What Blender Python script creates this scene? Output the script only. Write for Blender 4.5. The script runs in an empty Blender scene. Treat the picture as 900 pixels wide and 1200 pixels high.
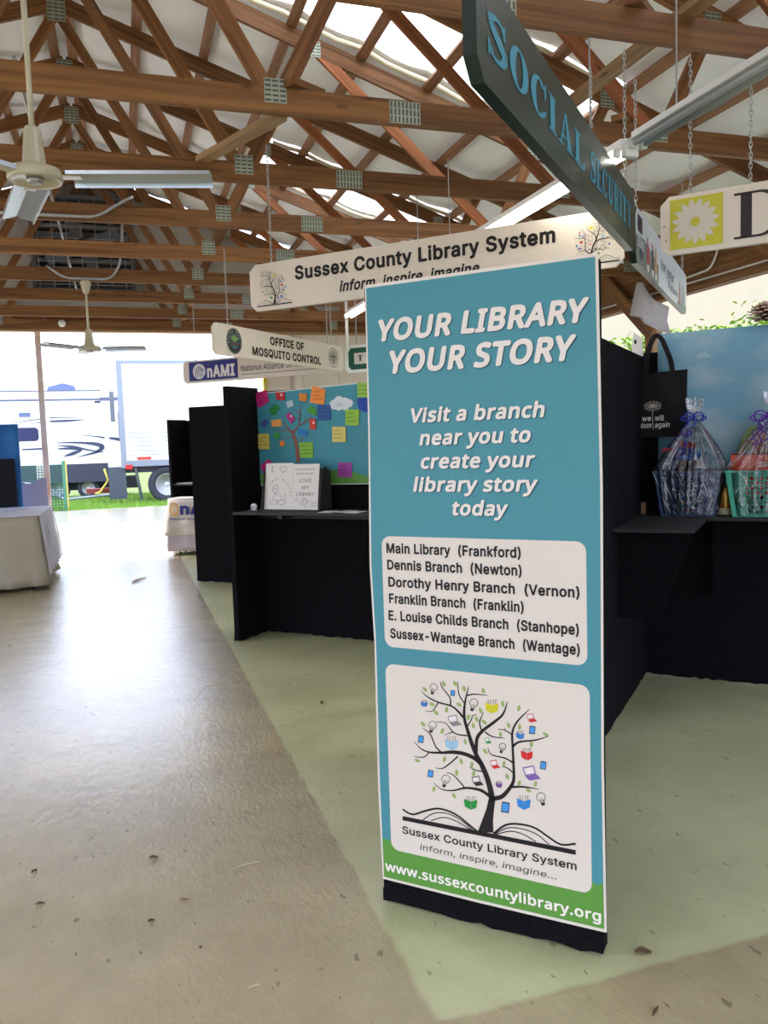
import bpy, bmesh, math, random, json
from math import pi, sin, cos, radians, sqrt, atan2
from mathutils import Vector, Matrix
random.seed(7)
sc = bpy.context.scene
COL = sc.collection

# ------------------------------------------------------------------ camera, world, sun, exposure
def make_camera():
    yaw, pitch, roll, F = .3091, .0851, -.0319, 949.4
    cy, sy, cp, sp = cos(yaw), sin(yaw), cos(pitch), sin(pitch)
    f = Vector((sy*cp, cy*cp, -sp)); r = Vector((cy, -sy, 0)); u = r.cross(f)
    c, s = cos(roll), sin(roll)
    r2 = r*c + u*s; u2 = u*c - r*s
    cam = bpy.data.cameras.new('camera'); ob = bpy.data.objects.new('camera', cam); COL.objects.link(ob)
    m = Matrix((( r2.x, u2.x, -f.x, 0), (r2.y, u2.y, -f.y, 0), (r2.z, u2.z, -f.z, 1.55), (0, 0, 0, 1)))
    ob.matrix_world = m
    cam.sensor_fit = 'HORIZONTAL'; cam.sensor_width = 36; cam.lens = F/900*36
    cam.clip_start = .05; cam.clip_end = 400
    sc.camera = ob
make_camera()

SKY_STRENGTH = .62
w = bpy.data.worlds.new('World'); sc.world = w; w.use_nodes = True
nt = w.node_tree; nt.nodes.clear()
out = nt.nodes.new('ShaderNodeOutputWorld'); bg = nt.nodes.new('ShaderNodeBackground')
sky = nt.nodes.new('ShaderNodeTexSky'); sky.sky_type = 'NISHITA'; sky.sun_disc = False
sky.sun_elevation = radians(52); sky.sun_rotation = radians(-55); sky.air_density = 1.2; sky.dust_density = 3.5; sky.ozone_density = 1.0
hz = nt.nodes.new('ShaderNodeMixRGB'); hz.inputs[0].default_value = .55; hz.inputs[2].default_value = (10.5, 11.4, 14.8, 1)
nt.links.new(sky.outputs[0], hz.inputs[1]); nt.links.new(hz.outputs[0], bg.inputs[0])
bg.inputs[1].default_value = SKY_STRENGTH; nt.links.new(bg.outputs[0], out.inputs[0])

sl = bpy.data.lights.new('sun', 'SUN'); sl.energy = 8; sl.angle = radians(2); sl.color = (1, .96, .9)
so = bpy.data.objects.new('sun', sl); COL.objects.link(so)
so.rotation_euler = Vector((-.60, .42, 1.0)).to_track_quat('Z', 'Y').to_euler()

sc.view_settings.view_transform = 'Standard'; sc.view_settings.look = 'None'
sc.view_settings.gamma = 1; sc.view_settings.use_curve_mapping = False
sc.view_settings.exposure = -.52
try:
    sc.cycles.use_denoising = True; sc.cycles.max_bounces = 10; sc.cycles.diffuse_bounces = 6
    sc.cycles.transparent_max_bounces = 16; sc.cycles.caustics_reflective = False; sc.cycles.caustics_refractive = False
    sc.cycles.sample_clamp_indirect = 12
except Exception: pass

# ------------------------------------------------------------------ colour and materials
def lin(c):
    return tuple(((x/255)/12.92 if x/255 <= .04045 else ((x/255+.055)/1.055)**2.4) for x in c)
MATS = {}
def mat(name, rgb, rough=.6, metal=0, var=0, vscale=4, bump=0, bscale=30, spec=.5, rgb2=None, coords='Object', stretch=None, sheen=0, emit=0, coat=0):
    if name in MATS: return MATS[name]
    m = bpy.data.materials.new(name); m.use_nodes = True; MATS[name] = m
    t = m.node_tree; b = t.nodes['Principled BSDF']
    col = lin(rgb)+(1,)
    b.inputs['Base Color'].default_value = col
    b.inputs['Roughness'].default_value = rough; b.inputs['Metallic'].default_value = metal
    b.inputs['Specular IOR Level'].default_value = spec
    if sheen: b.inputs['Sheen Weight'].default_value = sheen
    if coat: b.inputs['Coat Weight'].default_value = coat; b.inputs['Coat Roughness'].default_value = .15
    if emit:
        b.inputs['Emission Color'].default_value = col; b.inputs['Emission Strength'].default_value = emit
    if var or bump:
        tc = t.nodes.new('ShaderNodeTexCoord'); mp = t.nodes.new('ShaderNodeMapping')
        t.links.new(tc.outputs[coords], mp.inputs[0])
        if stretch: mp.inputs['Scale'].default_value = stretch
    if var:
        n = t.nodes.new('ShaderNodeTexNoise'); n.inputs['Scale'].default_value = vscale; n.inputs['Detail'].default_value = 6
        t.links.new(mp.outputs[0], n.inputs[0])
        cr = t.nodes.new('ShaderNodeValToRGB'); cr.color_ramp.elements[0].position = .3; cr.color_ramp.elements[1].position = .7
        c2 = lin(rgb2)+(1,) if rgb2 else tuple(x*(1-var) for x in col[:3])+(1,)
        cr.color_ramp.elements[0].color = c2
        cr.color_ramp.elements[1].color = col if rgb2 else tuple(min(1, x*(1+var*.6)) for x in col[:3])+(1,)
        t.links.new(n.outputs[0], cr.inputs[0]); t.links.new(cr.outputs[0], b.inputs['Base Color'])
    if bump:
        n2 = t.nodes.new('ShaderNodeTexNoise'); n2.inputs['Scale'].default_value = bscale; n2.inputs['Detail'].default_value = 4
        t.links.new(mp.outputs[0], n2.inputs[0])
        bp = t.nodes.new('ShaderNodeBump'); bp.inputs['Strength'].default_value = bump; bp.inputs['Distance'].default_value = .01
        t.links.new(n2.outputs[0], bp.inputs['Height']); t.links.new(bp.outputs[0], b.inputs['Normal'])
    return m

def wood(name, rgb, rgb2, knots=True):
    m = mat(name, rgb, .62, spec=.3); t = m.node_tree; b = t.nodes['Principled BSDF']
    tc = t.nodes.new('ShaderNodeTexCoord'); oi = t.nodes.new('ShaderNodeObjectInfo')
    add = t.nodes.new('ShaderNodeVectorMath'); add.operation = 'ADD'
    sc_ = t.nodes.new('ShaderNodeVectorMath'); sc_.operation = 'SCALE'; sc_.inputs[0].default_value = (7, 3, 5)
    t.links.new(oi.outputs['Random'], sc_.inputs['Scale'])
    t.links.new(tc.outputs['Object'], add.inputs[0]); t.links.new(sc_.outputs[0], add.inputs[1])
    mp = t.nodes.new('ShaderNodeMapping'); mp.inputs['Scale'].default_value = (1.1, 26, 26)
    t.links.new(add.outputs[0], mp.inputs[0])
    n = t.nodes.new('ShaderNodeTexNoise'); n.inputs['Scale'].default_value = 1.0; n.inputs['Detail'].default_value = 8; n.inputs['Distortion'].default_value = .6
    t.links.new(mp.outputs[0], n.inputs[0])
    cr = t.nodes.new('ShaderNodeValToRGB'); e = cr.color_ramp.elements
    e[0].position = .3; e[0].color = lin(rgb2)+(1,); e[1].position = .68; e[1].color = lin(rgb)+(1,)
    t.links.new(n.outputs[0], cr.inputs[0])
    # knots
    mp2 = t.nodes.new('ShaderNodeMapping'); mp2.inputs['Scale'].default_value = (1.6, 5, 5); t.links.new(add.outputs[0], mp2.inputs[0])
    vo = t.nodes.new('ShaderNodeTexVoronoi'); vo.inputs['Scale'].default_value = 1.3; t.links.new(mp2.outputs[0], vo.inputs[0])
    cr2 = t.nodes.new('ShaderNodeValToRGB'); cr2.color_ramp.elements[0].position = .03; cr2.color_ramp.elements[0].color = (.12, .1, .08, 1)
    cr2.color_ramp.elements[1].position = .12; cr2.color_ramp.elements[1].color = (1, 1, 1, 1); t.links.new(vo.outputs['Distance'], cr2.inputs[0])
    mx = t.nodes.new('ShaderNodeMixRGB'); mx.blend_type = 'MULTIPLY'; mx.inputs[0].default_value = .8
    t.links.new(cr.outputs[0], mx.inputs[1]); t.links.new(cr2.outputs[0], mx.inputs[2])
    # each board a little different
    hs = t.nodes.new('ShaderNodeHueSaturation'); ma = t.nodes.new('ShaderNodeMapRange'); ma.inputs[3].default_value = .78; ma.inputs[4].default_value = 1.25
    t.links.new(oi.outputs['Random'], ma.inputs[0]); t.links.new(ma.outputs[0], hs.inputs['Value']); t.links.new(mx.outputs[0], hs.inputs['Color'])
    t.links.new(hs.outputs[0], b.inputs['Base Color'])
    bp = t.nodes.new('ShaderNodeBump'); bp.inputs['Strength'].default_value = .15; bp.inputs['Distance'].default_value = .004
    t.links.new(n.outputs[0], bp.inputs['Height']); t.links.new(bp.outputs[0], b.inputs['Normal'])
    return m

WOOD = wood('timber', (142, 99, 59), (94, 61, 35))
WOODL = wood('pale_timber', (172, 140, 102), (136, 104, 72))
WOODR = wood('reddish_timber', (168, 104, 62), (122, 74, 44))
WOODD = wood('purlin_timber', (160, 120, 92), (120, 86, 62))
PRINT = mat('flat_print', (255, 255, 255), .5, spec=.3)
def _pr():
    t = PRINT.node_tree; a = t.nodes.new('ShaderNodeAttribute'); a.attribute_name = 'Col'
    t.links.new(a.outputs['Color'], t.nodes['Principled BSDF'].inputs['Base Color'])
_pr()
BLACKF = mat('black_felt', (19, 19, 22), .95, var=.5, vscale=90, bump=.5, bscale=260, spec=.1)
BLACKL = mat('black_laminate', (22, 21, 21), .6, var=.2, vscale=8, bump=.05, bscale=80)
GALV = mat('galvanised_steel', (192, 194, 190), .45, .75, var=.35, vscale=20, bump=.1, bscale=60)
WHITEM = mat('white_enamel', (232, 232, 228), .35)
GREYM = mat('grey_conduit', (175, 176, 178), .4, .6)
BLADE = mat('silver_blade_paint', (196, 204, 214), .25, .55, bump=.05, bscale=8)
BEIGE = mat('beige_enamel', (196, 188, 160), .3, coat=.4)
SIGNC = mat('cream_sign_board', (224, 212, 198), .5, var=.05, vscale=3)
SIGNG = mat('dark_green_sign_board', (36, 56, 48), .35, var=.15, vscale=14, bump=.15, bscale=40, coat=.2)
SIGNE = mat('dark_green_edge', (22, 42, 36), .3)
CLOTHW = mat('white_cloth', (226, 224, 232), .85, bump=.2, bscale=60, spec=.2)
CLOTHC = mat('cream_cloth', (162, 154, 136), .8, var=.06, vscale=4, bump=.25, bscale=30, spec=.2)
PAPER = mat('white_paper', (232, 230, 224), .6)

def translucent(m, k, rgb):
    t = m.node_tree; b = t.nodes['Principled BSDF']; o = t.nodes['Material Output']
    tr = t.nodes.new('ShaderNodeBsdfTranslucent'); tr.inputs[0].default_value = lin(rgb)+(1,)
    mi = t.nodes.new('ShaderNodeMixShader'); mi.inputs[0].default_value = k
    t.links.new(b.outputs[0], mi.inputs[1]); t.links.new(tr.outputs[0], mi.inputs[2]); t.links.new(mi.outputs[0], o.inputs[0])
translucent(CLOTHW, .4, (226, 224, 232))
# ------------------------------------------------------------------ mesh builder
class MB:
    def __init__(s): s.v = []; s.f = []; s.c = []
    def add(s, vs, fs, col=None):
        o = len(s.v); s.v += [tuple(v) for v in vs]
        for f in fs: s.f.append([i+o for i in f]); s.c.append(col)
        return s
    def box(s, x0, x1, y0, y1, z0, z1, col=None, M=None):
        vs = [Vector((x, y, z)) for x in (x0, x1) for y in (y0, y1) for z in (z0, z1)]
        if M is not None: vs = [M @ v for v in vs]
        return s.add(vs, [(0,1,3,2),(4,6,7,5),(0,4,5,1),(2,3,7,6),(0,2,6,4),(1,5,7,3)], col)
    def bar(s, p, q, w, h, up=(0,0,1), col=None):
        p = Vector(p); q = Vector(q); d = (q-p); L = d.length; d.normalize(); up = Vector(up)
        sd = d.cross(up)
        if sd.length < 1e-4: sd = d.cross(Vector((1,0,0)))
        sd.normalize(); u = sd.cross(d)
        vs = [a + sd*(w/2*i) + u*(h/2*j) for a in (p, q) for i in (-1,1) for j in (-1,1)]
        return s.add(vs, [(0,1,3,2),(4,6,7,5),(0,4,5,1),(2,3,7,6),(0,2,6,4),(1,5,7,3)], col)
    def tube(s, pts, r, n=8, col=None, closed=False, cap=True):
        pts = [Vector(p) for p in pts]; N = len(pts); rs = r if isinstance(r, (list, tuple)) else [r]*N
        rings = []; prev = None
        for i, p in enumerate(pts):
            if closed: d = pts[(i+1)%N]-pts[i-1]
            else: d = pts[min(i+1, N-1)]-pts[max(i-1, 0)]
            if d.length < 1e-9: d = Vector((0,0,1))
            d.normalize()
            if prev is None:
                a = d.cross(Vector((0,0,1)))
                if a.length < .1: a = d.cross(Vector((1,0,0)))
            else: a = prev - d*prev.dot(d)
            a.normalize(); prev = a; b = d.cross(a)
            rings.append([p + (a*cos(2*pi*k/n)+b*sin(2*pi*k/n))*rs[i] for k in range(n)])
        vs = [v for R in rings for v in R]; fs = []
        for i in range(N if closed else N-1):
            j = (i+1) % N
            for k in range(n): fs.append((i*n+k, i*n+(k+1)%n, j*n+(k+1)%n, j*n+k))
        if cap and not closed: fs.append(tuple(range(n))[::-1]); fs.append(tuple((N-1)*n+k for k in range(n)))
        return s.add(vs, fs, col)
    def lathe(s, prof, n=24, c=(0,0,0), col=None, M=None):
        vs = []; fs = []; m = len(prof)
        for r, z in prof:
            for k in range(n): vs.append(Vector((c[0]+r*cos(2*pi*k/n), c[1]+r*sin(2*pi*k/n), c[2]+z)))
        if M is not None: vs = [M @ v for v in vs]
        for i in range(m-1):
            for k in range(n): fs.append((i*n+k, i*n+(k+1)%n, (i+1)*n+(k+1)%n, (i+1)*n+k))
        fs.append(tuple(range(n))[::-1]); fs.append(tuple((m-1)*n+k for k in range(n)))
        return s.add(vs, fs, col)
    def poly(s, pts, y, col=None):          # flat polygon in the local XZ plane
        return s.add([(a, y, b) for a, b in pts], [tuple(range(len(pts)))], col)
    def prism(s, pts, y0, y1, col=None, colside=None):
        n = len(pts)
        s.add([(a, y0, b) for a, b in pts]+[(a, y1, b) for a, b in pts], [tuple(range(n)), tuple(range(2*n-1, n-1, -1))], col)
        return s.add([(a, y0, b) for a, b in pts]+[(a, y1, b) for a, b in pts], [(i, (i+1)%n, n+(i+1)%n, n+i) for i in range(n)], colside or col)
    def hprism(s, pts, z0, z1, col=None):   # polygon in plan, extruded upwards
        n = len(pts)
        return s.add([(a, b, z0) for a, b in pts]+[(a, b, z1) for a, b in pts], [tuple(range(n))[::-1], tuple(range(n, 2*n))]+[(i, (i+1)%n, n+(i+1)%n, n+i) for i in range(n)], col)
    def disc(s, cx, cz, rx, rz, y, col=None, n=24, a0=0, a1=2*pi):
        return s.poly([(cx+rx*cos(a0+(a1-a0)*k/n), cz+rz*sin(a0+(a1-a0)*k/n)) for k in range(n)], y, col)
    def ring(s, cx, cz, rx, rz, t, y, col=None, n=28, a0=0, a1=2*pi, tz=None):
        tz = t if tz is None else tz
        vs = []
        for k in range(n+1):
            a = a0+(a1-a0)*k/n
            vs += [(cx+rx*cos(a), y, cz+rz*sin(a)), (cx+(rx-t)*cos(a), y, cz+(rz-tz)*sin(a))]
        return s.add(vs, [(2*k, 2*k+1, 2*k+3, 2*k+2) for k in range(n)], col)
    def stroke(s, pts, wd, y, col=None):    # flat ribbon through 2D points, widths wd
        N = len(pts); ws = wd if isinstance(wd, (list, tuple)) else [wd]*N
        vs = []
        for i, (x, z) in enumerate(pts):
            a = pts[max(i-1, 0)]; b = pts[min(i+1, N-1)]
            dx, dz = b[0]-a[0], b[1]-a[1]; L = sqrt(dx*dx+dz*dz) or 1
            nx, nz = -dz/L, dx/L; h = ws[i]/2
            vs += [(x+nx*h, y, z+nz*h), (x-nx*h, y, z-nz*h)]
        return s.add(vs, [(2*k, 2*k+1, 2*k+3, 2*k+2) for k in range(N-1)], col)
    def sphere(s, c, r, n=12, m=8, sc3=(1,1,1), col=None):
        vs = [(c[0], c[1], c[2]+r*sc3[2])]; fs = []
        for i in range(1, m):
            t = pi*i/m
            for k in range(n): vs.append((c[0]+r*sc3[0]*sin(t)*cos(2*pi*k/n), c[1]+r*sc3[1]*sin(t)*sin(2*pi*k/n), c[2]+r*sc3[2]*cos(t)))
        vs.append((c[0], c[1], c[2]-r*sc3[2]))
        for k in range(n): fs.append((0, 1+k, 1+(k+1)%n)); fs.append((len(vs)-1, 1+(m-2)*n+(k+1)%n, 1+(m-2)*n+k))
        for i in range(m-2):
            for k in range(n): fs.append((1+i*n+k, 1+(i+1)*n+k, 1+(i+1)*n+(k+1)%n, 1+i*n+(k+1)%n))
        return s.add(vs, fs, col)
    def mesh(s, name, material, smooth=False):
        me = bpy.data.meshes.new(name); me.from_pydata(s.v, [], s.f); me.update()
        if isinstance(material, (list, tuple)):
            for m in material: me.materials.append(m)
        elif material: me.materials.append(material)
        if any(c is not None and not isinstance(c, int) for c in s.c):
            ca = me.color_attributes.new('Col', 'FLOAT_COLOR', 'CORNER'); i = 0
            for p, c in zip(me.polygons, s.c):
                cc = (lin(c) if c is not None else (.8, .8, .8))+(1,)
                for _ in p.loop_indices: ca.data[i].color = cc; i += 1
        elif any(isinstance(c, int) for c in s.c):
            for p, c in zip(me.polygons, s.c): p.material_index = c or 0
        if smooth: me.shade_smooth()
        return me
    def build(s, name, material, parent=None, smooth=False, bevel=0, recalc=False):
        me = s.mesh(name, material, smooth)
        if recalc:
            bm = bmesh.new(); bm.from_mesh(me); bmesh.ops.recalc_face_normals(bm, faces=bm.faces); bm.to_mesh(me); bm.free()
        o = bpy.data.objects.new(name, me); COL.objects.link(o)
        if parent is not None: o.parent = parent
        if bevel:
            b = o.modifiers.new('bevel', 'BEVEL'); b.width = bevel; b.segments = 2; b.limit_method = 'ANGLE'
        return o

def tag(o, label=None, cat=None, group=None, kind=None):
    if label: o['label'] = label
    if cat: o['category'] = cat
    if group: o['group'] = group
    if kind: o['kind'] = kind
    return o
def thing(name, label, cat, loc=(0,0,0), yaw=0, group=None, parent=None):
    o = bpy.data.objects.new(name, None); COL.objects.link(o); o.empty_display_size = .1
    o.location = loc; o.rotation_euler = (0, 0, radians(yaw))
    return tag(o, label, cat, group)
def struct(name, loc=(0,0,0)):
    o = bpy.data.objects.new(name, None); COL.objects.link(o); o.location = loc; o['kind'] = 'structure'; return o
def put(name, me, parent, loc=(0,0,0), rot=(0,0,0)):
    o = bpy.data.objects.new(name, me); COL.objects.link(o); o.parent = parent; o.location = loc; o.rotation_euler = rot; return o
def copy_tree(o, parent=None):
    c = o.copy(); COL.objects.link(c)
    if parent is not None: c.parent = parent
    for ch in list(o.children): copy_tree(ch, c)
    return c
BEAMS = {}
def beam(name, p, q, thick, wide, material, parent, side=(0,1,0)):
    """a timber from p to q, its grain along local x; thick is measured along `side`"""
    p = Vector(p); q = Vector(q); d = q-p; L = d.length; d.normalize()
    sd = Vector(side); sd = (sd - d*sd.dot(d)).normalized(); up = d.cross(sd)
    k = (round(L, 4), thick, wide, material.name)
    if k not in BEAMS: BEAMS[k] = MB().box(0, L, -thick/2, thick/2, -wide/2, wide/2).mesh(name, material)
    o = bpy.data.objects.new(name, BEAMS[k]); COL.objects.link(o); o.parent = parent
    M = Matrix(((d.x, sd.x, up.x, p.x), (d.y, sd.y, up.y, p.y), (d.z, sd.z, up.z, p.z), (0,0,0,1)))
    o.matrix_local = M
    return o

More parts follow.
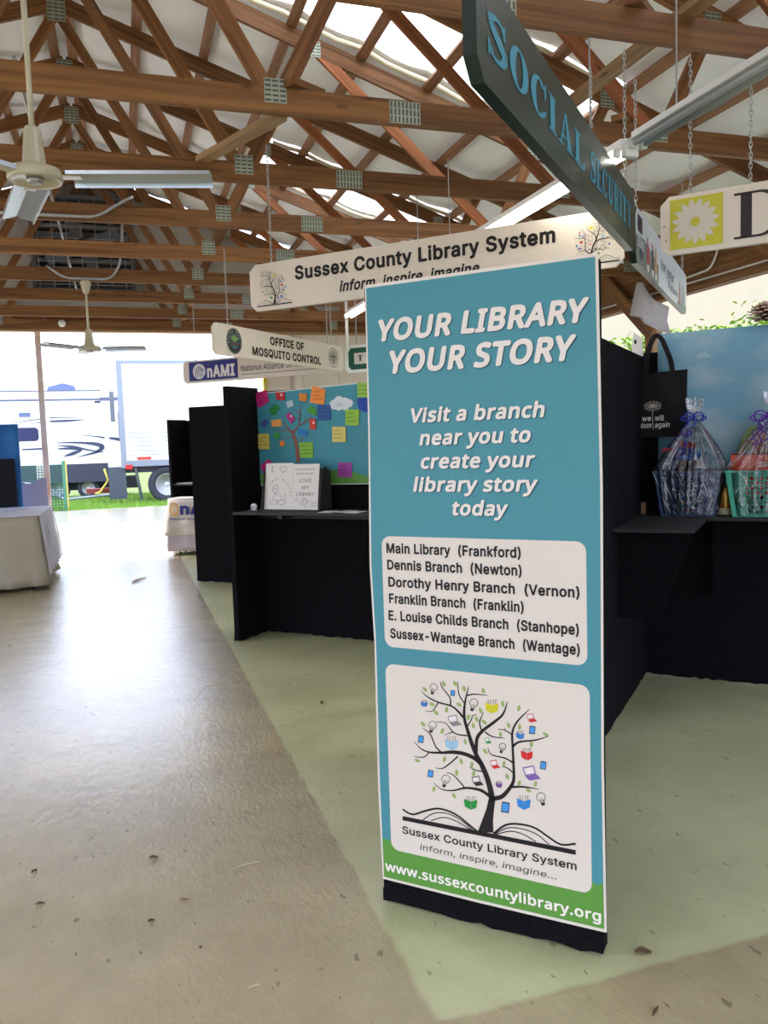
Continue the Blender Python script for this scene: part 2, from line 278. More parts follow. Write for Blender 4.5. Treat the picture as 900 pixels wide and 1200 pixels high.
# text -> flat polygons in the XZ plane, fitted between x0 and x1 with capital height cap
# letter outlines (advance width, closed contours), thousandths of the body size
FONT = json.loads('''{"a":{"(":[273,[[89,207,92,264,101,324,109,364,119,403,132,441,153,494,177,539,236,539,212,485,191,428,174,370,161,313,154,258,151,207,154,161,160,115,172,67,188,16,202,-19,218,-57,236,-96,177,-96,150,-46,128,4,111,55,99,106,92,156]]],")":[273,[[37,-96,56,-56,72,-18,86,18,102,69,113,116,120,162,122,207,119,258,112,313,99,370,82,428,62,485,37,539,97,539,121,494,142,441,154,403,164,364,173,323,181,264,184,207,182,156,174,104,161,53,144,3,123,-47,97,-96]]],",":[188,[[38,-119,68,71,137,71,84,-119]]],"-":[453,[[337,244,337,188,114,188,114,244]]],".":[188,[[95,-4,78,-1,63,9,53,24,50,41,53,59,63,73,78,83,95,87,113,83,128,73,138,59,141,41,138,24,128,9,113,-1]]],"A":[480,[[16,0,201,509,276,509,463,0,395,0,287,302,264,372,232,478,245,478,213,371,191,302,85,0],[110,142,110,199,370,199,370,142]]],"B":[456,[[60,0,60,509,241,509,289,504,329,491,359,469,381,442,394,410,398,374,395,344,387,320,373,301,356,286,336,275,315,267,315,262,339,257,363,245,385,227,402,203,414,173,418,136,413,100,400,67,377,39,344,18,301,4,247,0],[125,57,245,57,296,63,330,80,349,105,355,137,352,161,342,184,327,203,306,218,279,228,248,231,125,231],[125,285,238,285,265,288,288,296,308,309,323,326,333,348,336,372,330,403,313,429,283,446,240,452,125,452]]],"C":[510,[[267,-7,225,-3,186,7,150,25,119,49,92,79,70,115,53,157,44,203,40,254,44,305,53,352,70,393,92,429,119,459,150,484,186,501,225,512,267,516,305,513,340,504,373,490,402,471,427,447,448,418,463,385,473,348,408,348,401,373,389,395,375,413,357,428,337,440,315,449,292,454,267,456,223,450,184,432,150,403,125,364,109,314,103,254,109,194,125,145,151,105,184,76,223,59,267,53,292,55,315,60,337,69,357,81,375,96,389,114,401,136,408,160,473,160,463,124,448,91,428,62,402,38,373,19,341,5,305,-4]]],"D":[502,[[219,0,96,0,96,57,215,57,272,63,318,81,354,110,379,149,394,198,399,255,394,312,379,361,354,399,320,428,275,446,221,452,93,452,93,509,225,509,273,505,315,495,353,478,399,441,433,391,449,351,458,306,462,255,458,205,449,159,433,119,411,83,384,54,351,31,312,14,268,3],[125,509,125,0,60,0,60,509]]],"E":[419,[[60,0,60,509,372,509,372,452,125,452,125,286,355,286,355,229,125,229,125,57,375,57,375,0]]],"F":[410,[[60,0,60,509,369,509,369,452,125,452,125,278,346,278,346,221,125,221,125,0]]],"G":[520,[[269,-7,225,-3,185,7,149,25,118,49,91,79,69,116,53,157,43,203,40,254,43,305,53,352,69,393,91,429,117,459,149,484,184,501,223,512,265,516,304,513,340,504,374,489,403,469,429,445,449,416,465,384,474,349,408,349,399,372,387,393,373,411,356,427,337,439,315,448,291,454,265,456,222,450,183,432,150,404,125,364,109,314,103,254,109,194,125,145,151,105,184,76,224,59,269,53,309,57,345,71,374,93,396,123,410,160,415,202,434,199,283,199,283,256,478,256,478,200,471,141,451,91,419,50,377,19,326,0]]],"H":[517,[[60,0,60,509,125,509,125,289,392,289,392,509,457,509,457,0,392,0,392,232,125,232,125,0]]],"I":[300,[[31,0,31,57,118,57,118,452,31,452,31,509,269,509,269,452,183,452,183,57,269,57,269,0]]],"L":[393,[[60,0,60,509,125,509,125,57,361,57,361,0]]],"M":[628,[[60,0,60,509,152,509,277,187,287,159,299,123,311,84,322,49,307,49,318,83,330,121,342,158,352,187,476,509,568,509,568,0,504,0,504,291,504,327,505,369,506,413,507,457,513,457,498,409,482,363,467,322,456,291,342,0,286,0,170,291,159,321,145,361,129,408,112,457,119,457,120,416,121,372,122,328,122,291,122,0]]],"N":[523,[[60,0,60,509,136,509,343,183,363,151,388,107,414,55,405,54,401,108,399,157,399,195,399,509,463,509,463,0,387,0,202,290,177,331,148,381,108,452,119,454,122,384,124,328,125,291,125,0]]],"O":[533,[[267,-7,225,-3,186,7,150,25,119,49,92,79,70,115,53,157,44,203,40,254,44,305,53,352,70,393,92,429,119,459,150,484,186,501,225,512,267,516,309,512,348,501,384,484,415,459,442,429,464,393,480,352,490,305,493,254,490,203,480,157,464,115,442,79,415,49,384,25,348,7,309,-3],[267,53,310,59,349,76,383,105,408,144,425,194,430,254,425,314,408,365,383,404,349,433,310,450,267,456,223,450,184,433,151,404,125,364,109,314,103,254,109,194,125,144,151,105,184,76,223,59]]],"Q":[533,[[245,159,313,159,369,85,384,65,468,-48,401,-48,346,27,331,46],[267,-7,225,-3,186,7,150,25,119,49,92,79,70,115,53,157,44,203,40,254,44,305,53,352,70,393,92,429,119,459,150,484,186,501,225,512,267,516,309,512,348,501,384,484,415,459,442,429,464,393,480,352,490,305,493,254,490,203,480,157,464,115,442,79,415,49,384,25,348,7,309,-3],[267,53,310,59,349,76,383,105,408,144,425,194,430,254,425,314,408,365,383,404,349,433,310,450,267,456,223,450,184,433,151,404,125,364,109,314,103,254,109,194,125,144,151,105,184,76,223,59]]],"R":[449,[[60,0,60,509,236,509,290,504,333,489,367,465,390,433,405,395,409,352,405,309,390,271,367,240,333,217,289,203,236,198,96,198,96,255,234,255,269,258,298,267,319,281,334,300,342,324,345,352,342,380,334,405,319,425,298,440,269,449,233,452,125,452,125,0],[353,0,230,229,303,229,428,0]]],"S":[447,[[224,-9,172,-4,128,9,91,31,64,60,46,96,38,137,104,137,110,110,123,88,142,71,166,59,194,52,224,49,257,52,286,60,311,74,329,92,341,114,346,139,342,161,332,179,316,193,296,205,245,222,184,239,128,260,86,289,60,326,52,372,58,413,75,448,102,476,138,498,180,511,227,516,275,511,316,498,351,476,377,449,394,415,401,378,337,378,326,412,302,437,267,453,225,459,194,456,167,448,145,435,129,418,118,398,115,376,119,352,131,334,148,319,169,308,212,293,264,279,312,264,336,252,359,238,379,220,395,198,405,171,408,139,403,99,386,64,360,34,323,11,278,-4]]],"T":[449,[[32,452,32,509,417,509,417,452,257,452,257,0,193,0,193,452]]],"U":[517,[[259,-8,203,-2,154,15,114,43,85,80,66,124,60,173,60,509,124,509,124,178,128,144,141,113,160,87,187,68,220,56,259,52,298,56,331,68,357,87,377,113,389,144,393,178,393,509,457,509,457,173,451,124,433,80,403,43,363,15,315,-2]]],"V":[480,[[204,0,16,509,84,509,192,206,215,137,248,31,235,31,267,138,290,206,395,509,463,509,278,0]]],"W":[686,[[155,0,16,509,82,509,163,196,175,145,187,94,197,40,189,40,200,94,211,145,224,196,306,509,380,509,462,196,474,145,486,94,497,40,488,40,499,94,510,145,523,196,603,509,670,509,530,0,455,0,368,323,351,391,336,475,350,475,335,395,318,323,230,0]]],"X":[474,[[18,0,217,284,217,236,29,509,104,509,178,400,204,361,223,329,243,292,232,292,252,329,272,361,298,400,374,509,446,509,259,239,259,287,456,0,382,0,292,129,268,165,250,195,230,231,244,231,225,196,206,166,182,129,91,0]]],"Y":[472,[[203,0,203,208,16,509,91,509,192,344,222,292,250,230,224,230,251,293,280,344,381,509,455,509,268,208,268,0]]],"a":[389,[[160,-9,126,-5,94,5,68,22,48,45,35,73,30,108,34,138,43,161,58,179,78,193,100,203,125,211,178,220,234,227,265,235,276,255,276,257,273,279,267,297,256,311,240,322,220,329,196,331,171,329,149,322,118,301,100,274,41,291,57,322,79,346,104,364,133,375,163,382,194,384,239,379,263,372,286,360,306,343,322,320,333,290,337,251,337,0,277,0,277,52,272,52,252,25,236,12,215,1,190,-6],[170,45,202,49,228,59,248,74,263,93,272,115,276,138,276,190,259,182,231,176,200,171,175,168,134,159,117,150,103,139,95,124,92,105,94,87,102,72,114,61,130,52,149,47]]],"b":[424,[[229,-8,198,-5,172,4,153,17,138,31,118,59,112,59,112,0,53,0,53,509,114,509,114,319,118,319,137,346,152,360,171,373,197,381,229,384,274,378,313,361,345,332,370,293,385,245,390,189,385,133,370,84,346,45,313,16,274,-2],[220,47,253,51,279,66,301,88,316,117,325,151,328,189,325,227,316,261,301,290,280,311,253,325,220,330,188,325,161,312,140,291,125,263,116,229,113,189,116,150,125,115,140,86,162,65,188,51]]],"c":[396,[[207,-8,159,-2,117,16,82,46,56,85,40,133,34,187,40,243,56,291,82,330,117,360,159,378,207,384,234,383,260,377,284,368,305,356,324,341,340,322,353,301,362,277,303,262,290,289,270,311,242,325,207,330,173,325,145,310,124,287,108,258,99,224,96,187,99,151,108,117,124,89,145,66,173,51,207,46,243,52,271,66,292,89,304,117,363,102,354,78,341,56,325,37,306,21,285,9,261,-1,235,-6]]],"d":[424,[[195,-8,151,-2,111,16,79,45,55,84,39,133,34,189,39,245,55,293,79,332,112,361,151,378,196,384,228,381,253,373,272,360,287,346,306,319,311,319,311,509,372,509,372,0,313,0,313,59,307,59,287,31,272,17,252,4,227,-5],[205,47,236,51,263,65,284,86,299,115,309,150,312,189,309,229,300,263,284,291,263,312,237,325,205,330,172,325,145,311,124,290,108,261,99,227,96,189,99,151,109,117,124,88,145,66,172,51]]],"e":[404,[[212,-8,161,-2,117,16,82,46,56,85,40,132,34,187,39,242,55,290,81,329,115,359,157,378,205,384,236,382,266,374,294,361,319,341,341,315,357,282,368,242,371,194,371,169,75,169,75,221,338,221,310,202,307,237,298,269,283,294,263,314,237,326,205,330,173,326,146,313,125,294,109,270,99,241,96,211,96,178,100,139,110,106,128,80,151,61,179,50,212,46,234,48,254,53,271,61,285,73,297,88,306,105,365,91,353,63,335,39,311,19,283,4,249,-5]]],"f":[254,[[228,379,228,327,6,327,6,379],[81,0,81,432,84,461,96,486,113,505,135,519,161,527,187,530,222,527,243,521,227,468,215,472,195,474,171,470,154,460,145,443,142,419,142,0]]],"g":[425,[[207,-151,168,-148,134,-140,105,-127,82,-110,64,-91,51,-69,101,-41,122,-66,136,-78,154,-88,178,-95,207,-97,249,-92,282,-75,304,-47,311,-6,311,68,306,68,287,41,272,28,252,16,227,8,195,5,152,10,113,27,80,53,55,90,39,136,34,191,39,246,55,293,80,332,112,361,152,378,196,384,228,382,253,373,273,360,288,346,308,319,313,319,313,379,372,379,372,-9,367,-54,350,-90,324,-117,291,-136,251,-147],[205,59,237,63,264,75,285,95,300,121,309,154,312,193,309,231,300,264,285,291,264,312,237,325,205,330,172,325,145,312,124,290,109,262,99,229,96,193,99,155,109,123,124,96,145,76,172,63]]],"h":[410,[[114,227,114,0,53,0,53,509,114,509,114,287,102,287,124,332,152,362,187,379,227,384,264,380,295,369,321,349,341,321,353,285,357,240,357,0,296,0,296,235,290,275,273,304,246,323,210,329,184,326,161,317,141,303,126,283,117,257]]],"i":[167,[[53,0,53,379,114,379,114,0],[84,443,67,446,54,455,44,468,41,483,44,499,54,512,67,521,84,524,100,521,114,512,123,499,126,483,123,468,114,455,100,446]]],"k":[381,[[110,137,110,212,121,212,284,379,360,379,184,199,177,199],[53,0,53,509,114,509,114,0],[294,0,148,186,191,229,372,0]]],"l":[189,[[139,-2,101,3,74,20,58,47,53,84,53,509,114,509,114,99,115,77,120,62,130,54,146,52,160,53,170,54,181,3,162,-1]]],"m":[610,[[53,0,53,379,112,379,112,295,108,295,118,323,132,346,151,363,172,376,195,384,219,386,257,380,287,361,309,331,321,295,312,295,322,321,337,343,357,361,381,375,407,383,437,386,468,383,497,372,522,354,541,328,553,296,557,255,557,0,496,0,496,254,490,289,473,313,447,326,419,330,395,328,374,320,358,307,345,290,338,270,335,247,335,0,274,0,274,260,269,288,253,311,229,326,199,330,178,328,158,320,140,307,126,289,117,266,114,238,114,0]]],"n":[410,[[114,227,114,0,53,0,53,379,112,379,112,287,102,287,124,332,152,362,187,379,227,384,264,380,295,369,321,349,341,321,353,285,357,240,357,0,296,0,296,235,290,275,273,304,246,323,210,329,184,326,161,317,141,303,126,283,117,257]]],"o":[415,[[207,-8,159,-2,117,16,82,46,56,85,40,133,34,187,40,243,56,291,82,330,117,360,159,378,207,384,256,378,299,360,333,330,359,291,376,243,381,187,376,133,359,85,333,46,299,16,256,-2],[207,46,242,51,270,66,292,89,307,117,316,151,319,187,316,224,307,258,292,287,270,310,242,325,207,330,173,325,145,310,124,287,108,258,99,224,96,187,99,151,108,117,124,89,145,66,173,51]]],"p":[424,[[53,-143,53,379,112,379,112,319,118,319,137,346,152,360,171,373,197,381,229,384,274,378,313,361,345,332,370,293,385,245,390,189,385,133,370,84,346,45,313,16,274,-2,229,-8,198,-5,173,4,153,17,138,31,118,59,114,59,114,-143],[220,47,253,51,279,66,301,88,316,117,325,151,328,189,325,227,316,261,301,290,280,311,253,325,220,330,188,325,161,312,140,291,125,263,116,229,113,189,116,150,125,115,140,86,162,65,188,51]]],"r":[259,[[53,0,53,379,112,379,112,321,115,321,130,347,152,367,181,380,213,385,229,384,243,384,243,322,230,324,207,326,182,323,159,315,140,301,126,284,117,262,114,237,114,0]]],"s":[365,[[182,-8,145,-5,112,3,84,18,62,38,45,63,36,94,94,107,105,79,124,60,150,49,181,45,217,50,244,62,262,81,268,103,265,121,254,136,237,147,212,155,149,170,104,186,72,208,53,237,47,274,51,305,65,332,87,354,115,370,149,381,187,384,223,381,254,372,279,358,299,339,314,316,324,290,268,277,258,298,243,316,219,328,187,333,156,329,131,317,114,299,109,277,112,258,124,243,144,232,172,223,229,209,275,194,306,171,325,142,331,107,326,75,312,47,290,24,260,6,223,-5]]],"t":[227,[[204,379,204,327,6,327,6,379],[65,471,126,471,126,98,128,76,136,61,150,53,170,50,185,51,202,54,213,2,192,-3,168,-4,125,2,92,21,72,52,65,93]]],"u":[410,[[182,-5,146,-1,115,11,89,31,69,59,57,95,53,139,53,379,114,379,114,144,119,105,137,75,164,56,200,50,226,53,249,62,268,77,283,97,293,122,296,153,296,379,357,379,357,0,298,0,298,92,307,92,286,47,257,17,222,0]]],"w":[567,[[138,0,23,379,87,379,133,214,154,137,175,41,165,41,186,135,206,214,252,379,316,379,362,214,382,136,402,41,391,41,413,135,434,214,480,379,545,379,429,0,368,0,319,172,305,225,291,280,277,338,291,338,277,280,263,225,248,172,199,0]]],"x":[379,[[21,0,171,218,171,171,29,379,100,379,147,306,179,253,207,206,175,206,202,253,233,306,282,379,352,379,209,169,209,214,358,0,287,0,231,85,200,136,173,182,205,182,178,136,148,85,91,0]]],"y":[389,[[47,-139,61,-86,71,-87,104,-89,118,-84,130,-74,141,-58,151,-36,163,-1,17,379,84,379,165,155,187,87,206,21,184,21,202,87,224,155,305,379,371,379,204,-58,191,-85,177,-107,159,-124,139,-136,117,-143,91,-145,65,-143]]]," ":[188,[]]},"b":{".":[215,[[58,43,61,69,72,85,88,94,107,97,126,94,142,85,153,69,157,43,153,18,142,2,126,-8,107,-11,88,-8,72,2,61,18]]],"A":[512,[[437,0,368,177,141,177,73,0,0,0,224,575,289,575,512,0],[282,415,274,438,263,473,255,500,247,468,238,438,230,415,165,241,346,241]]],"B":[521,[[241,573,307,569,361,558,404,541,434,515,453,478,459,431,456,399,446,371,431,347,409,328,382,313,350,304,350,300,384,292,415,279,441,261,461,236,474,203,478,163,472,115,454,74,425,42,385,19,337,5,279,0,78,0,78,573],[256,329,318,335,357,352,377,382,384,423,376,463,351,490,308,506,245,511,150,511,150,329],[150,269,150,61,265,61,330,68,371,91,394,125,401,168,398,197,388,221,370,241,344,256,307,266,260,269]]],"H":[594,[[516,0,443,0,443,267,150,267,150,0,78,0,78,573,150,573,150,330,443,330,443,573,516,573]]],"I":[272,[[239,0,32,0,32,42,99,57,99,515,32,531,32,573,239,573,239,531,172,515,172,57,239,42]]],"L":[420,[[78,0,78,573,150,573,150,64,400,64,400,0]]],"O":[626,[[577,287,576,244,570,204,561,166,540,116,510,73,473,38,428,13,375,-3,314,-8,251,-3,196,13,151,39,114,73,85,116,65,167,56,204,51,245,49,288,52,344,62,396,78,442,100,482,130,517,166,545,208,565,258,577,314,581,369,577,417,565,459,545,495,517,524,483,547,442,564,396,574,344],[125,287,127,241,134,200,145,163,171,117,207,83,255,62,314,55,373,62,420,83,456,117,481,163,492,200,499,241,501,287,496,354,481,411,456,457,421,491,373,511,314,518,255,511,207,490,171,457,145,411,134,374,127,333]]],"R":[499,[[236,573,301,568,353,555,393,532,422,500,439,460,444,410,440,368,427,334,408,306,385,285,358,269,330,257,487,0,403,0,264,237,150,237,150,0,78,0,78,573],[232,510,150,510,150,298,236,298,296,304,338,325,362,359,370,407,366,440,355,467,336,486,310,500,275,507]]],"S":[440,[[403,153,396,106,378,66,348,35,307,11,257,-3,198,-8,137,-5,83,4,41,19,41,88,73,76,113,65,156,57,201,55,240,57,273,66,298,79,316,98,327,120,330,147,327,173,318,194,302,213,277,230,242,247,196,265,161,279,131,294,106,311,85,330,69,351,57,375,50,403,48,435,54,477,71,513,99,542,136,563,180,576,231,581,276,578,318,572,355,562,389,549,366,487,336,499,302,508,266,515,229,517,196,515,169,507,148,494,133,478,124,457,121,434,124,407,133,386,149,367,172,351,204,335,246,318,293,299,332,279,362,255,385,228,398,194]]],"T":[446,[[259,0,187,0,187,509,8,509,8,573,437,573,437,509,259,509]]],"U":[586,[[513,202,507,146,489,95,459,52,416,20,380,4,338,-5,290,-8,225,-2,171,18,128,50,97,93,78,144,72,204,72,573,144,573,144,201,154,139,182,93,228,64,294,55,342,59,379,73,407,96,427,126,438,161,442,202,442,573,513,573]]],"V":[481,[[481,573,277,0,204,0,0,573,75,573,204,205,220,160,231,119,241,80,250,119,262,161,277,207,405,573]]],"Y":[454,[[227,291,376,573,454,573,263,222,263,0,191,0,191,219,0,573,79,573]]],"a":[450,[[231,437,279,433,318,422,347,403,376,358,385,293,385,0,334,0,320,61,317,61,298,40,279,22,258,9,234,-1,206,-6,172,-8,136,-5,103,6,75,23,55,48,41,80,37,119,50,176,87,219,127,238,179,251,243,257,316,259,316,285,310,330,293,359,265,375,227,380,194,378,163,370,106,347,84,400,115,414,151,426,190,434],[252,208,184,200,141,182,118,155,110,119,115,87,132,66,157,53,188,49,238,56,279,79,306,117,315,172,315,210]]],"b":[493,[[139,461,138,410,135,373,139,373,161,398,189,419,226,432,272,437,322,431,365,412,401,381,428,338,444,283,449,215,447,168,439,127,427,91,400,48,365,17,322,-2,272,-8,226,-3,189,10,161,31,139,55,133,55,119,0,68,0,68,609,139,609],[260,379,219,374,188,361,165,339,150,308,142,268,139,217,139,214,142,165,150,125,165,93,202,61,261,51,312,61,348,93,363,126,373,166,376,216,373,265,363,306,348,338,311,368]]],"c":[385,[[241,-8,187,-2,139,15,99,45,69,87,55,123,47,165,44,213,47,262,56,305,71,342,102,385,142,415,191,432,245,438,278,436,309,431,336,424,358,415,337,356,292,370,244,376,204,371,172,358,148,335,131,303,120,263,117,213,120,166,131,126,148,94,172,71,202,58,240,53,273,55,302,60,351,78,351,15,328,5,304,-2,275,-7]]],"d":[493,[[221,-8,171,-2,128,17,92,48,65,91,49,146,44,214,49,282,66,338,93,381,128,413,171,432,221,438,253,436,280,429,303,420,323,407,354,374,359,374,356,405,354,438,354,609,425,609,425,0,368,0,358,58,354,58,323,24,303,11,279,1,252,-6],[232,51,290,60,328,88,348,135,355,200,355,213,352,263,343,304,329,336,291,369,231,379,181,368,146,334,130,300,120,260,117,213,120,165,130,125,146,93,181,61]]],"e":[452,[[234,438,286,432,329,414,364,385,390,346,406,299,411,244,411,201,117,201,127,137,154,90,197,62,254,52,293,54,327,60,359,69,392,82,392,20,359,8,327,-1,292,-6,251,-8,194,-2,143,17,101,48,70,91,56,126,47,167,44,212,47,257,55,297,68,333,96,378,134,411,181,431],[233,380,188,372,154,348,130,309,119,257,338,257,335,292,326,322,312,346,292,364,266,376]]],"g":[493,[[221,438,261,434,297,422,329,402,355,373,359,373,369,430,425,430,425,-7,420,-63,404,-109,378,-146,341,-172,293,-187,233,-192,188,-191,147,-186,110,-177,78,-165,78,-100,111,-114,149,-125,191,-132,237,-134,286,-126,324,-101,347,-63,355,-13,355,4,356,32,358,57,354,57,329,28,299,8,263,-4,221,-8,170,-2,126,18,91,51,65,95,49,149,44,214,49,278,65,332,91,377,126,411,169,431],[230,379,197,374,169,359,147,336,130,303,120,262,117,213,120,165,130,124,146,92,182,60,232,50,262,52,288,58,309,69,326,85,340,105,349,131,354,161,356,197,356,214,353,267,343,309,326,340,302,362,270,374]]],"h":[496,[[139,431,138,399,135,370,140,370,155,391,174,407,196,420,221,429,247,435,273,437,321,433,360,421,391,400,413,370,426,330,431,280,431,0,361,0,361,275,355,321,338,353,308,372,265,379,222,374,189,360,166,338,150,308,142,269,139,222,139,0,68,0,68,609,139,609]]],"i":[207,[[139,430,139,0,68,0,68,430],[104,591,119,588,133,580,142,566,145,546,142,526,133,512,119,504,104,501,88,504,75,512,66,526,63,546,66,566,75,580,88,588]]],"l":[207,[[139,0,68,0,68,609,139,609]]],"n":[496,[[275,438,322,434,361,421,391,401,413,371,426,330,431,280,431,0,361,0,361,275,355,321,338,353,308,372,265,379,204,368,166,338,146,289,139,223,139,0,68,0,68,430,125,430,136,371,140,371,156,392,175,409,198,422,222,431,248,436]]],"o":[485,[[442,216,438,165,428,121,411,82,388,51,359,25,324,7,285,-4,241,-8,200,-4,163,7,129,25,100,51,77,82,59,121,48,165,44,216,47,261,55,301,68,336,97,380,137,412,186,431,244,438,299,431,347,412,387,380,417,336,431,301,439,261],[117,216,120,169,130,128,147,95,172,71,203,56,243,51,282,56,314,71,339,95,356,128,366,169,369,216,365,263,355,303,338,335,314,359,282,374,242,379,185,368,147,335,130,303,120,263]]],"r":[331,[[269,438,295,437,319,433,310,368,287,372,264,374,240,371,217,363,195,351,176,334,161,313,149,289,141,261,139,229,139,0,68,0,68,430,126,430,134,351,137,351,152,374,170,395,191,413,214,426,240,435]]],"s":[384,[[348,119,343,80,327,49,302,24,268,6,226,-4,176,-8,135,-6,99,-1,68,8,42,19,42,83,70,71,104,60,141,52,178,49,224,53,256,66,274,86,280,112,271,141,259,154,239,167,212,180,174,196,135,212,103,228,76,245,57,266,45,292,41,324,52,372,85,408,118,425,157,435,202,438,240,436,275,430,308,421,339,409,315,353,258,372,228,378,197,380,159,377,131,366,114,350,108,328,111,312,119,298,133,286,154,274,219,246,257,231,289,215,314,197,333,176,344,150]]],"t":[289,[[212,50,245,53,272,59,272,5,240,-4,200,-8,167,-5,138,4,112,20,91,44,78,79,74,125,74,375,13,375,13,409,75,437,103,528,144,528,144,430,269,430,269,375,144,375,144,127,149,93,163,69,185,54]]],"u":[496,[[427,430,427,0,370,0,359,57,356,57,340,36,321,20,298,8,273,-1,247,-6,220,-8,173,-4,134,8,103,29,81,59,68,99,63,148,63,430,135,430,135,153,141,108,158,76,188,57,230,51,273,55,306,69,330,91,345,121,354,160,357,206,357,430]]],"w":[630,[[346,243,336,276,328,308,321,335,316,357,313,357,308,335,302,307,294,275,284,242,207,1,127,1,9,431,82,431,141,201,153,154,163,109,169,73,172,73,178,97,185,128,193,160,201,188,277,431,354,431,428,188,440,149,451,109,457,74,460,74,466,108,477,153,489,201,549,431,621,431,502,1,419,1]]],"x":[424,[[170,220,22,430,102,430,213,268,322,430,402,430,253,220,410,0,330,0,213,172,94,0,14,0]]],"y":[409,[[1,430,76,430,169,185,184,144,196,105,205,68,209,68,224,121,245,186,333,430,409,430,224,-59,207,-97,188,-130,165,-156,138,-176,106,-188,67,-192,34,-190,9,-186,9,-130,30,-133,56,-135,79,-132,99,-126,116,-114,130,-99,152,-59,174,-2]]]," ":[209,[]]}}''')
_tc = {}
def signed_area(P):
    return sum(P[i-1][0]*P[i][1]-P[i][0]*P[i-1][1] for i in range(len(P)))/2
def inside(p, P):
    r = False
    for i in range(len(P)):
        a, b = P[i-1], P[i]
        if (a[1] > p[1]) != (b[1] > p[1]) and p[0] < (b[0]-a[0])*(p[1]-a[1])/(b[1]-a[1])+a[0]: r = not r
    return r
def one_glyph(ch, face):
    k = (ch, face)
    if k in _tc: return _tc[k]
    adv, cont = FONT[face].get(ch, FONT['a'].get(ch, (300, [])))
    C_ = [[(c[2*i]/1000, c[2*i+1]/1000) for i in range(len(c)//2)] for c in cont]
    ar = [signed_area(c) for c in C_]; vs = []; fs = []
    if C_:
        main = 1 if max(ar, key=abs) > 0 else -1
        for c, a in zip(C_, ar):
            if a*main <= 0: continue
            grp = [c]+[h for h, ha in zip(C_, ar) if ha*main < 0 and inside(h[0], c)]
            cu = bpy.data.curves.new('t', 'CURVE'); cu.dimensions = '2D'; cu.fill_mode = 'BOTH'
            for g_ in grp:
                q = g_
                sp = cu.splines.new('POLY'); sp.points.add(len(q)-1); sp.use_cyclic_u = True
                for i, (x_, y_) in enumerate(q): sp.points[i].co = (x_, y_, 0, 1)
            ob = bpy.data.objects.new('t', cu); COL.objects.link(ob); bpy.context.view_layer.update()
            me = bpy.data.meshes.new_from_object(ob.evaluated_get(bpy.context.evaluated_depsgraph_get()))
            o = len(vs); vs += [(v.co.x, v.co.y) for v in me.vertices]; fs += [tuple(i+o for i in p.vertices) for p in me.polygons]
            bpy.data.objects.remove(ob); bpy.data.curves.remove(cu); bpy.data.meshes.remove(me)
    _tc[k] = (adv, vs, fs); return _tc[k]
def glyphs(s, bold, face='a'):
    k = (s, bold, face)
    if k in _tc: return _tc[k]
    x = 0; vs = []; fs = []
    for ch in s:
        adv, v, f = one_glyph(ch, face)
        sh = [(0, 0)]+([(bold*cos(q*pi/4)*(1.0 if q % 2 == 0 else 1.05), bold*sin(q*pi/4)) for q in range(8)] if bold > .002 else [])
        for n_, (dx, dy) in enumerate(sh):      # heavier weights: the outline is widened by shifted copies
            o = len(vs); vs += [(a+x+dx, b+dy, n_) for a, b in v]; fs += [tuple(i+o for i in p) for p in f]
        x += adv/1000+bold*1.1
    _tc[k] = (vs, fs); return _tc[k]
def text(mb, s, x0, x1, z, cap, y, col, bold=.0, shear=0.0, z1=None, face='a'):
    vs, fs = glyphs(s, bold, face)
    if not vs: return
    hv, _ = glyphs('H', bold, face); ch = max(v[1] for v in hv)-min(v[1] for v in hv); hb = min(v[1] for v in hv)
    xs = [v[0] for v in vs]; a, b = min(xs), max(xs)
    k = (x1-x0-shear*cap)/(b-a) if b > a else 1
    o = []
    for vx, vy, n_ in vs:
        zz = (vy-hb)/ch*cap; xx = x0+(vx-a)*k+shear*zz
        base = z if z1 is None else z+(z1-z)*((xx-x0)/(x1-x0))
        o.append((xx, y-.00004*n_, base+zz))
    mb.add(o, fs, col)
def line(parent, *a, name='lettering', **k):
    m_ = MB(); text(m_, *a, **k); return m_.build(name, PRINT, parent)
def arctext(mb, s, cx, cz, r, a0, a1, h, y, col, bold=.02):
    chars = list(s); n = len(chars)
    for i, ch in enumerate(chars):
        if ch == ' ': continue
        a = a0+(a1-a0)*(i+.5)/n
        vs, fs = glyphs(ch, bold)
        xs = [v[0] for v in vs]; m = (min(xs)+max(xs))/2
        o = []
        for vx, vy, n_ in vs:
            lx = (vx-m)*h*1.25; lz = (vy-.36)*h*1.35
            ux, uz = cos(a), sin(a); tx, tz = sin(a), -cos(a)
            o.append((cx+ux*(r+lz)+tx*lx, y-.00004*n_, cz+uz*(r+lz)+tz*lx))
        mb.add(o, fs, col)
def H(h, x, y):
    d = h[6]*x+h[7]*y+1
    return ((h[0]*x+h[1]*y+h[2])/d, (h[3]*x+h[4]*y+h[5])/d)
def rrect(x0, x1, z0, z1, r, n=5):
    p = []
    for cx, cz, a in ((x1-r, z1-r, 0), (x0+r, z1-r, 90), (x0+r, z0+r, 180), (x1-r, z0+r, 270)):
        for k in range(n+1):
            t = radians(a+90*k/n); p.append((cx+r*cos(t), cz+r*sin(t)))
    return p
def smooth_line(pts, n=5):
    """Catmull-Rom through 2D points"""
    o = []
    P = [pts[0]]+list(pts)+[pts[-1]]
    for i in range(1, len(P)-2):
        for k in range(n):
            t = k/n
            o.append(tuple(.5*((2*P[i][j])+(-P[i-1][j]+P[i+1][j])*t+(2*P[i-1][j]-5*P[i][j]+4*P[i+1][j]-P[i+2][j])*t*t+(-P[i-1][j]+3*P[i][j]-3*P[i+1][j]+P[i+2][j])*t**3) for j in range(len(pts[0]))))
    o.append(tuple(pts[-1])); return o

